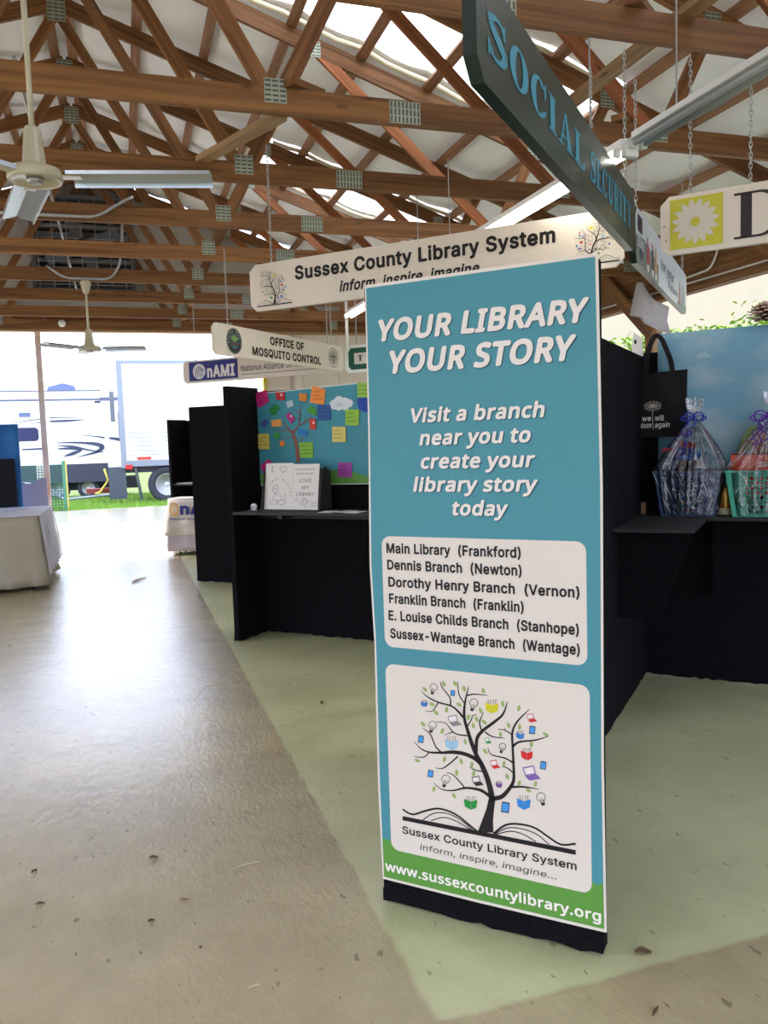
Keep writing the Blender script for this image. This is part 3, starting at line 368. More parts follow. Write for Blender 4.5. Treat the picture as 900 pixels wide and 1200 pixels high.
# ------------------------------------------------------------------ the shed: floor, ground
def two_tone_floor():
    m = mat('painted_concrete', (160, 150, 126), .34, spec=.8, coat=.65); t = m.node_tree; b = t.nodes['Principled BSDF']
    tc = t.nodes.new('ShaderNodeTexCoord'); sep = t.nodes.new('ShaderNodeSeparateXYZ'); t.links.new(tc.outputs['Object'], sep.inputs[0])
    wob = t.nodes.new('ShaderNodeTexNoise'); wob.inputs['Scale'].default_value = 9; t.links.new(tc.outputs['Object'], wob.inputs[0])
    def thr(sock, v, soft=.012):
        a = t.nodes.new('ShaderNodeMath'); a.operation = 'MULTIPLY_ADD'; a.inputs[1].default_value = .03; a.inputs[2].default_value = -.015
        t.links.new(wob.outputs[0], a.inputs[0])
        s = t.nodes.new('ShaderNodeMath'); s.operation = 'ADD'; t.links.new(sock, s.inputs[0]); t.links.new(a.outputs[0], s.inputs[1])
        r = t.nodes.new('ShaderNodeMapRange'); r.inputs[1].default_value = v-soft; r.inputs[2].default_value = v+soft
        t.links.new(s.outputs[0], r.inputs[0]); return r.outputs[0]
    gx = thr(sep.outputs[0], .717); gy = thr(sep.outputs[1], 1.917); gy2 = thr(sep.outputs[1], 13.1)
    for sock, v, low in ((sep.outputs[0], 6.05, False), (sep.outputs[0], -6.75, True), (sep.outputs[1], -4.6, True)):  # pale ground beside and behind shed, unseen, added to bounce sun onto the ceiling
        o_ = thr(sock, v)
        if low:
            iv = t.nodes.new('ShaderNodeMath'); iv.operation = 'SUBTRACT'; iv.inputs[0].default_value = 1; t.links.new(o_, iv.inputs[1]); o_ = iv.outputs[0]
        mxx = t.nodes.new('ShaderNodeMath'); mxx.operation = 'MAXIMUM'; t.links.new(gy2, mxx.inputs[0]); t.links.new(o_, mxx.inputs[1]); gy2 = mxx.outputs[0]
    mu = t.nodes.new('ShaderNodeMath'); mu.operation = 'MULTIPLY'; t.links.new(gx, mu.inputs[0]); t.links.new(gy, mu.inputs[1])
    inv = t.nodes.new('ShaderNodeMath'); inv.operation = 'SUBTRACT'; inv.inputs[0].default_value = 1; t.links.new(gy2, inv.inputs[1])
    mu2 = t.nodes.new('ShaderNodeMath'); mu2.operation = 'MULTIPLY'; t.links.new(mu.outputs[0], mu2.inputs[0]); t.links.new(inv.outputs[0], mu2.inputs[1])
    mx = t.nodes.new('ShaderNodeMixRGB'); t.links.new(mu2.outputs[0], mx.inputs[0])
    mx.inputs[1].default_value = lin((184, 170, 132))+(1,); mx.inputs[2].default_value = lin((202, 205, 158))+(1,)
    ap = t.nodes.new('ShaderNodeMixRGB'); t.links.new(gy2, ap.inputs[0]); t.links.new(mx.outputs[0], ap.inputs[1]); ap.inputs[2].default_value = lin((192, 188, 176))+(1,)
    b.inputs['Coat Roughness'].default_value = .14
    cn = t.nodes.new('ShaderNodeTexNoise'); cn.inputs['Scale'].default_value = 24; cn.inputs['Detail'].default_value = 7; cn.inputs['Roughness'].default_value = .62
    cm = t.nodes.new('ShaderNodeMapping'); cm.inputs['Scale'].default_value = (1, .6, 1); cm.inputs['Rotation'].default_value = (0, 0, -1.2)
    t.links.new(tc.outputs['Object'], cm.inputs[0]); t.links.new(cm.outputs[0], cn.inputs[0])
    cb = t.nodes.new('ShaderNodeBump'); cb.inputs['Strength'].default_value = .45; cb.inputs['Distance'].default_value = .006
    t.links.new(cn.outputs[0], cb.inputs['Height']); t.links.new(cb.outputs[0], b.inputs['Coat Normal'])
    # dirt, scuffs
    n = t.nodes.new('ShaderNodeTexNoise'); n.inputs['Scale'].default_value = 1.6; n.inputs['Detail'].default_value = 9; n.inputs['Roughness'].default_value = .65; t.links.new(tc.outputs['Object'], n.inputs[0])
    cr = t.nodes.new('ShaderNodeValToRGB'); cr.color_ramp.elements[0].position = .32; cr.color_ramp.elements[0].color = (.7, .68, .64, 1); cr.color_ramp.elements[1].position = .62; cr.color_ramp.elements[1].color = (1, 1, 1, 1)
    t.links.new(n.outputs[0], cr.inputs[0])
    m1 = t.nodes.new('ShaderNodeMixRGB'); m1.blend_type = 'MULTIPLY'; m1.inputs[0].default_value = .75; t.links.new(ap.outputs[0], m1.inputs[1]); t.links.new(cr.outputs[0], m1.inputs[2])
    sp = t.nodes.new('ShaderNodeTexNoise'); sp.inputs['Scale'].default_value = 26; sp.inputs['Detail'].default_value = 3
    mps = t.nodes.new('ShaderNodeMapping'); mps.inputs['Scale'].default_value = (1, .45, 1); mps.inputs['Rotation'].default_value = (0, 0, .6); t.links.new(tc.outputs['Object'], mps.inputs[0]); t.links.new(mps.outputs[0], sp.inputs[0])
    c3 = t.nodes.new('ShaderNodeValToRGB'); c3.color_ramp.elements[0].position = .675; c3.color_ramp.elements[0].color = (1, 1, 1, 1); c3.color_ramp.elements[1].position = .71; c3.color_ramp.elements[1].color = (.5, .46, .4, 1)
    t.links.new(sp.outputs[0], c3.inputs[0])
    m2 = t.nodes.new('ShaderNodeMixRGB'); m2.blend_type = 'MULTIPLY'; m2.inputs[0].default_value = .9; t.links.new(m1.outputs[0], m2.inputs[1]); t.links.new(c3.outputs[0], m2.inputs[2])
    t.links.new(m2.outputs[0], b.inputs['Base Color'])
    # trowelled, lumpy gloss paint
    n3 = t.nodes.new('ShaderNodeTexNoise'); n3.inputs['Scale'].default_value = 42; n3.inputs['Detail'].default_value = 8; n3.inputs['Roughness'].default_value = .7; n3.inputs['Distortion'].default_value = .4
    mp3 = t.nodes.new('ShaderNodeMapping'); mp3.inputs['Scale'].default_value = (1, .55, 1); mp3.inputs['Rotation'].default_value = (0, 0, 1.1); t.links.new(tc.outputs['Object'], mp3.inputs[0]); t.links.new(mp3.outputs[0], n3.inputs[0])
    n4 = t.nodes.new('ShaderNodeTexNoise'); n4.inputs['Scale'].default_value = 3.2; n4.inputs['Detail'].default_value = 4; t.links.new(tc.outputs['Object'], n4.inputs[0])
    ad = t.nodes.new('ShaderNodeMath'); ad.operation = 'MULTIPLY_ADD'; ad.inputs[1].default_value = 2.0; t.links.new(n4.outputs[0], ad.inputs[0]); t.links.new(n3.outputs[0], ad.inputs[2])
    bp = t.nodes.new('ShaderNodeBump'); bp.inputs['Strength'].default_value = .75; bp.inputs['Distance'].default_value = .008
    bs = t.nodes.new('ShaderNodeMapRange'); bs.inputs[3].default_value = .6; bs.inputs[4].default_value = .22
    t.links.new(mu2.outputs[0], bs.inputs[0]); t.links.new(bs.outputs[0], bp.inputs['Strength'])
    t.links.new(ad.outputs[0], bp.inputs['Height']); t.links.new(bp.outputs[0], b.inputs['Normal'])
    rr = t.nodes.new('ShaderNodeMapRange'); rr.inputs[3].default_value = .12; rr.inputs[4].default_value = .24; t.links.new(n.outputs[0], rr.inputs[0])
    ra = t.nodes.new('ShaderNodeMath'); ra.operation = 'MULTIPLY_ADD'; ra.inputs[1].default_value = .28; t.links.new(mu2.outputs[0], ra.inputs[0]); t.links.new(rr.outputs[0], ra.inputs[2])
    t.links.new(ra.outputs[0], b.inputs['Roughness'])
    return m
fl = MB(); fl.hprism([(-22, -14), (22, -14), (22, 23.4), (-22, 23.4)], -.2, 0)
tag(fl.build('floor', two_tone_floor()), kind='structure')

GRASS = mat('grass', (118, 134, 82), .9, var=.4, vscale=3, bump=.6, bscale=40, rgb2=(92, 108, 62), spec=.1)
g = MB(); g.box(-90, 90, -60, 120, -.5, -.06)
tag(g.build('ground', GRASS), kind='structure')
gb = MB()
for i in range(9000):
    x = random.uniform(-4.2, 3.2); y = 23.45+random.random()**1.5*7.5; h = random.uniform(.04, .12); a = random.uniform(0, pi); lx = random.uniform(-.04, .04)
    dx, dy = cos(a)*.012, sin(a)*.012
    gb.add([(x-dx, y-dy, -.07), (x+dx, y+dy, -.07), (x+lx, y+lx, h)], [(0, 1, 2)])
tag(gb.build('grass_blades', mat('grass_blade', (128, 168, 72), .8, spec=.1)), 'short mown grass growing beyond the edge of the concrete slab', 'grass', kind='stuff')

# ------------------------------------------------------------------ roof: trusses
RX = -.35; CB = 3.394; HS = 6.3; SL = 1/3.0
def T(k): return 3.4155+1.22*k
def topz(x): return 5.66-CB - SL*abs(x)          # centre line of the top chord, truss-local
PLATE = mat('punched_plate', (168, 176, 160), .5, .35, var=.2, vscale=9)
def plate_mesh(w, h, rows, cols, vertical=False):
    m = MB()
    m.box(-w/2, w/2, -.0015, .0015, -h/2, h/2, 0)
    for i in range(cols):
        for j in range(rows):
            cx = -w/2+w*(i+.5)/cols; cz = -h/2+h*(j+.5)/rows
            a, b = (.22*w/cols, .40*h/rows) if vertical else (.40*w/cols, .2*h/rows)
            m.box(cx-a, cx+a, -.0035, -.0012, cz-b, cz+b, 1)
    return m.mesh('gusset_plate', [PLATE, mat('plate_slot', (92, 92, 82), .8)])
pm_node = plate_mesh(.125, .13, 5, 3); pm_spl = plate_mesh(.19, .125, 3, 8, True); pm_ridge = plate_mesh(.16, .2, 6, 3)
def make_truss():
    t = thing('roof_truss', '', 'truss', (RX, 0, CB))
    beam('bottom_chord', (-HS-.3, 0, .07), (2.03, 0, .07), .038, .14, WOOD, t)
    beam('bottom_chord', (2.034, 0, .07), (HS+.3, 0, .07), .038, .14, WOOD, t)
    for s in (-1, 1):
        beam('top_chord', (0, 0, topz(0)), (s*(HS+.55), 0, topz(HS+.55)), .038, .14, WOOD, t)
        beam('web', (s*.03, 0, topz(0)-.12), (s*1.24, 0, .1), .034, .089, WOOD, t)
        beam('web', (s*1.3, 0, .1), (s*2.06, 0, topz(2.1)-.03), .034, .089, WOOD, t)
        beam('web', (s*2.14, 0, topz(2.1)-.04), (s*3.74, 0, .1), .034, .089, WOODR if s > 0 else WOOD, t)
        beam('web', (s*3.82, 0, .1), (s*4.2, 0, topz(4.2)-.03), .034, .089, WOOD, t)
        for me, x, z in ((pm_node, 1.27, .12), (pm_node, 2.1, topz(2.1)-.03), (pm_node, 3.78, .11), (pm_node, 4.2, topz(4.2)-.03), (pm_spl, 6.1, .11)):
            put('gusset_plate', me, t, (s*x, -.0206, z))
    put('gusset_plate', pm_spl, t, (2.03, -.0206, .07)); put('gusset_plate', pm_ridge, t, (0, -.0206, topz(0)-.07))
    return t
ORD = ['nearest the camera', 'second', 'third', 'fourth', 'fifth', 'sixth', 'seventh', 'eighth', 'ninth']
tr0 = make_truss(); tr0.location.y = T(0); trusses = {0: tr0}
for k in range(-4, 9):
    if k == 0: continue
    c = copy_tree(tr0); c.location.y = T(k); trusses[k] = c
tr0['label'] = 'brown timber roof truss crossing the very top of the picture'
for k in range(1, 8):
    trusses[k]['label'] = ORD[k]+' brown timber roof truss counted from the top of the picture, with steel plates'
trusses[8]['label'] = 'farthest brown timber roof truss, against the gable above the big doorway'
for k in range(-4, 0):
    trusses[k]['label'] = ['', 'first', 'second', 'third', 'fourth'][-k]+' timber roof truss behind the camera'
for t in trusses.values(): t['group'] = 'timber roof trusses'

# ceiling: purlins, insulation, roof deck, skylights
ceil = struct('ceiling')
Y0, Y1 = -4.5, 13.25
PUR = [.09]+[.09+.61*i for i in range(1, 12)]
for s in (-1, 1):
    for px_ in PUR:
        z = CB+topz(px_)+.07*1.054+.019
        o = beam('purlin', (RX+s*px_, Y0, z), (RX+s*px_, Y1, z), .089, .038, WOODD, ceil, side=(1, 0, -s*SL))
SKYL = [(1, 1.15, 4.35, 5.92, 7.0), (1, 2.2, 4.6, 9.58, 10.66), (1, .4, 3.4, -2.4, -1.4), (-1, .6, 3.8, 1.1, 2.1), (-1, .6, 3.8, -2.4, -1.4), (-1, 1.2, 4.2, 5.98, 6.95), (1, 1.15, 4.35, 2.32, 3.3)]
def in_sky(x, y):
    for s, a, b, c, d in SKYL:
        lx = (x-RX)*s
        if a < lx < b and c < y < d: return True
    return False
INS = mat('white_insulation_facing', (244, 246, 252), .55, var=.05, vscale=2, bump=.3, bscale=7, spec=.4)
def insulation():
    m = MB(); nx = 122; ys = [Y0+(Y1-Y0)*j/130 for j in range(131)]
    xs = [-HS-.25+(2*HS+.5)*i/nx for i in range(nx+1)]
    def z(x, y):
        ax = abs(x); ph = ((ax-.09)/.61) % 1.0
        sag = -.045*sin(pi*ph) if ax > .09 else 0
        wr = .012*sin(5.1*y+1.7*ax*3)+.008*sin(13*y+ax*9)
        ed = 0
        for s, a, b, c, d in SKYL:      # sheet curls up to the edge of each skylight
            if (x*s) > a-.12 and (x*s) < b+.12 and c-.3 < y < d+.3:
                e = max(0, 1-max(c-y, y-d, 0)/.3); ed = max(ed, e)
        return CB+topz(ax)+.125+.05+sag+wr*(1-.5*ed)+(-.0+.03*ed)
    idx = {}
    for i, x in enumerate(xs):
        for j, y in enumerate(ys):
            idx[i, j] = len(m.v); m.v.append((RX+x, y, z(x, y)))
    for i in range(nx):
        for j in range(130):
            cx = RX+(xs[i]+xs[i+1])/2; cy = (ys[j]+ys[j+1])/2
            if in_sky(cx, cy): continue
            m.f.append([idx[i, j], idx[i, j+1], idx[i+1, j+1], idx[i+1, j]]); m.c.append(None)
    return m.build('insulation_sheet', INS, ceil, smooth=True)
insulation()
roll = MB()
for s, a, b, c, d in SKYL:             # rolled edge of insulation along both long edges of every skylight
    for yy in (c-.02, d+.02):
        n = 14
        pts = [(RX+s*(a+(b-a)*i/n), yy, CB+topz(a+(b-a)*i/n)+.15-.035*abs(sin(pi*(((a+(b-a)*i/n)-.09)/.61 % 1)))) for i in range(n+1)]
        roll.tube(pts, .024, 8)
roll.build('rolled_edge', mat('insulation_edge', (226, 218, 190), .6), ceil, smooth=True)
DECK = mat('roof_sheet', (160, 160, 160), .6)
ysplit = sorted(set([Y0-.2, Y1+.3]+[v for s in SKYL for v in (s[3]-.2, s[4]+.2)]))
dk = MB(); tl_ = MB()
def deckz(ax): return CB+topz(ax)+.235
DSK = [(q[0], q[1]-.1, q[2]+.1, q[3]-.2, q[4]+.2) for q in SKYL]
for s in (-1, 1):
    for j in range(len(ysplit)-1):
        ya, yb = ysplit[j], ysplit[j+1]; ym = (ya+yb)/2
        cuts = [0, HS+.6]
        for q in DSK:
            if q[0] == s and q[3] <= ym <= q[4]: cuts = [0, q[1], q[2], HS+.6]
        for i in range(len(cuts)-1):
            a, b = cuts[i], cuts[i+1]
            tgt = tl_ if (len(cuts) == 4 and i == 1) else dk
            za, zb = deckz(a), deckz(b); th = .004 if tgt is tl_ else .03
            tgt.add([(RX+s*a, ya, za), (RX+s*b, ya, zb), (RX+s*b, yb, zb), (RX+s*a, yb, za), (RX+s*a, ya, za+th), (RX+s*b, ya, zb+th), (RX+s*b, yb, zb+th), (RX+s*a, yb, za+th)],
                    [(0,1,2,3), (7,6,5,4), (0,4,5,1), (1,5,6,2), (2,6,7,3), (3,7,4,0)])
dk.build('roof_sheet', DECK, ceil)
TRL = bpy.data.materials.new('translucent_panel'); TRL.use_nodes = True
_t = TRL.node_tree; _t.nodes.clear(); _o = _t.nodes.new('ShaderNodeOutputMaterial'); _a = _t.nodes.new('ShaderNodeBsdfTranslucent'); _a.inputs[0].default_value = (.93, .92, .88, 1)
_b = _t.nodes.new('ShaderNodeBsdfTransparent'); _b.inputs[0].default_value = (.95, .95, .92, 1); _m = _t.nodes.new('ShaderNodeMixShader'); _m.inputs[0].default_value = .35
_t.links.new(_a.outputs[0], _m.inputs[1]); _t.links.new(_b.outputs[0], _m.inputs[2]); _t.links.new(_m.outputs[0], _o.inputs[0])
tl_.build('skylight_panel', TRL, ceil)
# lateral braces lying on the trusses
beam('brace', (.63, T(2)-.03, 3.52), (.95, T(1)+.03, 3.40), .038, .089, WOODL, ceil, side=(0, 0, 1))
for x, y in ((.99, T(1)+.0), (3.1, T(1)), (2.35, T(0))):
    beam('blocking', (x, y-.05, CB+.16), (x+.22, y+.14, CB+.19), .038, .089, WOOD, ceil, side=(0, 0, 1))
beam('lateral_brace', (2.69, T(0)-.3, CB+.16), (2.69, T(1)+.3, CB+.16), .089, .038, WOODL, ceil, side=(1, 0, 0))
for x in (1.05, 3.42, -1.75, -4.1):
    beam('lateral_brace', (x, Y0, CB+.16), (x, T(0)-.1, CB+.16), .089, .038, WOOD, ceil, side=(1, 0, 0))
for x, a, b in ((1.02, 6, 8), (2.53, 5, 7), (2.56, 4, 5), (4.04, 3, 4)):
    beam('hanger_board', (x, T(a)-.1, CB+.16), (x, T(b)+.1, CB+.16), .089, .038, WOOD, ceil, side=(1, 0, 0))
# ------------------------------------------------------------------ walls
WALLC = mat('cream_wall_board', (232, 220, 208), .7, var=.05, vscale=2)
GABW = mat('gable_sheathing', (186, 182, 176), .75, var=.12, vscale=3)
wf = struct('wall_front')
YW = 13.26
gm = MB()
gm.prism([(RX-HS-.3, 3.62), (RX+HS+.3, 3.62), (RX+HS+.3, CB+topz(HS+.3)+.1), (RX, CB+topz(0)+.12), (RX-HS-.3, CB+topz(HS+.3)+.1)], YW+.02, YW+.06)
gm.build('gable_sheathing', GABW, wf)
beam('header_board', (RX-HS-.3, YW, 3.5), (RX+HS+.3, YW, 3.5), .045, .25, WOODR, wf)
beam('header_board', (RX-HS-.3, YW-.05, 3.375), (RX+HS+.3, YW-.05, 3.375), .14, .03, WOODL, wf, side=(0, 1, 0))
for x in (-1.62, 1.05):
    beam('knee_brace', (x+.35, YW-.06, 3.4), (x+.02, YW-.06, 3.62), .038, .089, WOODL, wf)
for i, x in enumerate([2.3+.61*k for k in range(6)]):
    MB().box(x, x+.604, YW, YW+.05, 0, 3.36).build('wall_panel', WALLC, wf)
for i, x in enumerate([-6.65+.61*k for k in range(5)]):
    MB().box(x, x+.604, YW, YW+.05, 0, 3.36).build('wall_panel', WALLC, wf)
MB().box(2.24, 2.3, YW-.06, YW+.06, 0, 3.36).build('yellow_door_jamb', mat('yellow_paint', (216, 190, 40), .5), wf)
MB().tube([(2.78, YW-.06, 0), (2.78, YW-.06, 3.35)], .045, 12).build('downpipe', mat('white_pipe', (238, 232, 226), .4), wf, smooth=True)
dp = MB().box(-1.15, -1.07, YW-.02, YW+.06, 0, 3.36).build('door_post', mat('weathered_post', (236, 228, 224), .7, var=.4, vscale=2.5, rgb2=(204, 160, 140)), wf)

POSTW = wood('post_timber', (176, 136, 92), (132, 96, 60))
def side_wall(name, X, s):
    w_ = struct(name)
    beam('header_board', (X, Y0, 3.33), (X, Y1, 3.33),   .045, .5, WOOD, w_, side=(1, 0, 0))
    beam('header_ledge', (X-s*.04, Y0, 3.065), (X-s*.04, Y1, 3.065), .12, .04, WOOD, w_, side=(1, 0, 0))
    for y in (-4.2, -1.7, .8, 3.24, 5.68, 8.12, 10.6, 13.1):
        o = MB().box(X-.0+(-.07 if s > 0 else -.07), X+.07, y-.07, y+.07, 0, 3.05).build('post', POSTW, w_)
        if 0 < y < 12:
            beam('knee_brace', (X-s*.1, y-.12, 2.68), (X-s*.1, y+1.0, 3.6), .045, .16, WOOD, w_, side=(1, 0, 0))
    return w_
side_wall('wall_right', 5.95, 1); side_wall('wall_left', -6.65, -1)
ww = struct('wall_back')
beam('header_board', (RX-HS, Y0-.05, 3.5), (RX+HS, Y0-.05, 3.5), .045, .25, WOODR, ww)
gm = MB(); gm.prism([(RX-HS-.3, 3.6), (RX+HS+.3, 3.6), (RX+HS+.3, CB+topz(HS+.3)+.1), (RX, CB+topz(0)+.12), (RX-HS-.3, CB+topz(HS+.3)+.1)], Y0-.1, Y0-.05)
gm.build('gable_sheathing', GABW, ww)

# made-up pale barn in place of cream sky haze, and bushes seen over the right-hand booths
nb = thing('barn', 'made-up pale cream barn glimpsed outside past the open right side', 'building', (19, 16, -.06))
m = MB()
m.box(-3, 3, -14, 16, 0, 8); m.build('wall', mat('cream_metal_siding', (136, 131, 112), .6, var=.04, vscale=1), nb)
m = MB(); m.prism([(-3.4, 7.95), (3.4, 7.95), (0, 9.6)], -14.4, 16.4); m.build('roof', mat('barn_roof', (150, 150, 150), .5, .3), nb)
bush = MB()
for i in range(16000):
    x = random.gauss(9.6, .45); y = random.uniform(7.5, 16.5); top = 3.24+.1*sin(y*2.1)+.1*sin(y*5.3); z = top-random.random()**1.6*1.2
    r = random.uniform(.035, .075); a = random.uniform(0, 2*pi); e = random.uniform(-1, 1)
    u = Vector((cos(a), sin(a), e*.6)).normalized()*r; v = Vector((-sin(a), cos(a), random.uniform(-.6, .6))).normalized()*r*.5
    p = Vector((x, y, z))
    bush.add([p-u, p+v, p+u, p-v], [(0, 1, 2, 3)])
tag(bush.build('hedge', mat('hedge_leaf', (128, 164, 60), .7, spec=.2)), 'light green hedge outside just over the right-hand booth', 'hedge', kind='stuff')

# ------------------------------------------------------------------ exhaust fan in gable
ef = thing('exhaust_fan', 'large grey louvred exhaust fan in the gable above the doorway', 'exhaust fan', (-.38, YW-.02, 3.9))
m = MB(); W2 = .72; HH = 1.4
for a, b, c, d in ((-W2, -W2+.06, 0, HH), (W2-.06, W2, 0, HH), (-W2, W2, 0, .06), (-W2, W2, HH-.06, HH)):
    m.box(a, b, -.3, 0, c, d)
m.build('housing', mat('dark_grey_housing', (92, 98, 104), .5, .3), ef)
m = MB(); m.box(-W2+.06, W2-.06, -.02, 0, .06, HH-.06); m.build('back_panel', mat('back_panel_grey', (58, 62, 66), .7), ef)  # dark grey sheet closing the housing behind the louvres
for i in range(10):
    z = .12+i*.125
    MB().bar((-W2+.07, -.1, z), (W2-.07, -.1, z), .09, .012, up=(0, .6, .8)).build('louvre', mat('louvre_grey', (150, 158, 168), .35, .4), ef)
m = MB()
for i in range(7):
    x = -W2+.1+i*.2
    m.tube([(x, -.28, .06), (x, -.28, HH-.06)], .005, 6)
for i in range(8):
    z = .12+i*.165
    m.tube([(-W2+.06, -.285, z), (W2-.06, -.285, z)], .005, 6)
m.build('wire_guard', GREYM, ef)
m = MB(); m.lathe([(.02, 0), (.09, 0), (.09, .16), (.05, .2)], 16, M=Matrix.Translation((0, -.14, HH/2)) @ Matrix.Rotation(pi/2, 4, 'X'))
m.build('motor', mat('motor_black', (34, 36, 40), .5), ef, smooth=False)
m = MB()
for k in range(4):
    a = k*pi/2+.4
    m.bar((.08*cos(a), -.16, HH/2+.08*sin(a)), (.56*cos(a), -.16, HH/2+.56*sin(a)), .16, .006, up=(0, 1, .3))
m.build('fan_blade', mat('fan_blade_grey', (110, 116, 122), .4, .5), ef)

# ------------------------------------------------------------------ ceiling fans
def make_fan(label, loc, rod, angles, blade_l=.62):
    f = thing('ceiling_fan', label, 'ceiling fan', loc, 0, 'ceiling fans')
    MB().lathe([(.012, .12), (.012, rod)], 10).build('down_rod', BEIGE, f, smooth=True)
    MB().lathe([(.03, rod), (.06, rod-.03), (.03, rod-.14), (.014, rod-.15)][::-1], 20).build('canopy', BEIGE, f, smooth=True)
    MB().lathe([(.1, .035), (.062, .042), (.05, .06), (.036, .2), (.028, .215), (.013, .22)], 28).build('motor_cover', BEIGE, f, smooth=True)
    MB().lathe([(.02, -.004), (.07, -.004), (.1, -.018), (.112, -.02), (.118, -.008), (.118, .012), (.108, .032), (.09, .037)], 32).build('motor_housing', BEIGE, f, smooth=True)
    MB().lathe([(.004, -.028), (.026, -.028), (.036, -.02), (.036, -.004)], 20).build('hub_cap', GREYM, f, smooth=True)
    for a in angles:
        r = Matrix.Rotation(radians(a), 4, 'Z')
        arm = MB(); arm.bar(r @ Vector((.1, 0, 0)), r @ Vector((.2, 0, 0)), .05, .008)
        m = MB(); n = 8; vs = []; fs = []
        prof = [(-.075, -.012), (-.072, .0), (-.02, .01), (.0, .016), (.02, .01), (.072, -.004), (.075, -.02)]
        for i in range(n+1):
            t_ = i/n; x = .15+(blade_l)*t_; sc_ = .72+.28*(1-t_)
            for yy, zz in prof: vs.append(r @ Vector((x, yy*1.05, zz*1.3+.004)))
        k = len(prof)
        for i in range(n):
            for j in range(k-1): fs.append((i*k+j, i*k+j+1, (i+1)*k+j+1, (i+1)*k+j))
        m.add(vs, fs); b = m.build('blade', BLADE, f); arm.build('blade_arm', BEIGE, b)
        so_ = b.modifiers.new('s', 'SOLIDIFY'); so_.thickness = .003
    return f
make_fan('near ceiling fan with beige motor and silver blades, top left', (-.3, 4.0, 2.775), .98, (-12, 102, 222))
make_fan('distant ceiling fan hanging against the bright doorway', (-.275, 9.44, 2.66), .74, (-12, 104, 224), .44)

# conduits and bulb
def pipe(name, label, pts, r, material=GREYM, cat='conduit'):
    q = [Vector(p) for p in pts]; o = []
    for i, p in enumerate(q):
        if 0 < i < len(q)-1:
            a = (q[i-1]-p); b = (q[i+1]-p); rr = min(.08, a.length*.4, b.length*.4)
            a.normalize(); b.normalize()
            for k in range(5):
                t_ = k/4; o.append((p+a*rr)*(1-t_)**2+p*2*t_*(1-t_)+(p+b*rr)*t_*t_)
        else: o.append(p)
    ob = MB().tube(o, r, 10).build(name, material, smooth=True); tag(ob, label, cat); return ob
pipe('conduit', 'grey metal conduit bent upwards on the truss just behind the near fan', [(-1.9, T(3)-.035, 3.41), (-.09, T(3)-.035, 3.425), (.12, T(3)-.035, 3.56), (.2, T(3)-.035, 3.6)], .013)
pipe('conduit', 'grey conduit looping left and right of the distant fan mount', [(-.66, T(5)-.035, 3.545), (-.49, T(5)-.035, 3.42), (-.013, T(5)-.035, 3.42), (.095, T(5)-.035, 3.59), (.14, T(5)-.035, 4.05)], .014)
pipe('conduit', 'thin straight conduit running lengthwise above the near ceiling fan', [(-.415, T(1)+.06, 3.58), (-.43, T(7), 3.58)], .011)
b_ = thing('light_bulb', 'bare round bulb on the header over the doorway', 'light bulb', (-.746, 13.19, 3.47))
MB().lathe([(.035, 0), (.035, .04), (.02, .05)], 16, M=Matrix.Rotation(pi/2, 4, 'X')).build('socket', mat('dark_plastic', (50, 50, 52), .5), b_, smooth=True)
MB().sphere((0, -.1, 0), .055).build('globe', mat('frosted_glass', (225, 225, 225), .2), b_, smooth=True)
m = MB(); m.tube([(.04, -.02, .01), (.25, -.01, .03), (.42, -.01, .0), (.55, -.01, .005)], .006, 6); m.tube([(-.04, -.02, .01), (-.2, -.01, .06), (-.28, -.01, .1)], .006, 6)
m.build('cable', mat('pale_cable', (190, 170, 160), .6), b_)
pipe('conduit', 'white pipe bent upwards along the header under the daisy sign', [(5.9, 7.6, 3.215), (5.9, 7.1, 3.235), (5.9, 6.99, 3.4), (5.9, 6.99, 3.6)], .012, WHITEM)
pipe('conduit', 'lower white pipe running along the header of the open right side', [(5.905, 9.5, 3.16), (5.905, 2.5, 3.145)], .011, WHITEM)

# ------------------------------------------------------------------ fluorescent strip lights
LAMP = mat('lit_tube', (255, 250, 240), .5, emit=20)
def strip(label, y0, y1, lit, z=2.88, x=2.3):
    f = thing('fluorescent_strip_light', label, 'strip light', (x, y0, z), 0, 'strip lights in a row')
    L = y1-y0
    m = MB(); m.box(-.022, .022, .01, L-.01, .0, .04); m.box(-.05, .05, .01, L-.01, -.006, .002); m.build('housing', WHITEM, f, bevel=.003)
    for s in (-1, 1):
        o = MB().tube([(s*.028, .05, -.022), (s*.028, L-.05, -.022)], .013, 10).build('lamp_tube', LAMP if lit else mat('unlit_tube', (215, 218, 222), .3), f, smooth=True)
        for yy in (.03, L-.03):
            MB().box(s*.028-.014, s*.028+.014, yy-.012, yy+.012, -.038, -.006).build('lamp_holder', WHITEM, f)
    for yy in (.3, L-.3):
        MB().tube([(0, yy, .05), (0, yy, CB-z+.14)], .004, 6).build('hanger_wire', GREYM, f)
    return f
strip('unlit white strip light nearest the camera, top right corner', .86, 3.28, False)
strip('first glowing strip light in the row, behind the dark green sign', 3.34, 5.76, True)
strip('second glowing strip light in the row, seen above the banner', 5.8, 8.22, True)
jb = thing('junction_box', 'small grey junction box with cables at the joint of the strip lights', 'junction box', (2.3, 3.31, 2.86))
MB().box(-.035, .035, -.02, .02, -.04, .04).build('box', WHITEM, jb, bevel=.006)
MB().tube([(.03, 0, .03), (.07, -.15, .02), (.065, -.5, -.0), (.06, -.9, .02)], .005, 6).build('cable', GREYM, jb, smooth=True)
pl_ = thing('pendant_pipe', 'white vertical pipe hanging down behind the mosquito control sign', 'pipe', (2.32, 8.35, 2.62))
MB().tube([(0, 0, -.1), (0, 0, .5)], .016, 10).build('pipe', WHITEM, pl_, smooth=True)
MB().lathe([(.02, .44), (.06, .52), (.06, .56)], 16).build('bracket', WHITEM, pl_, smooth=True)
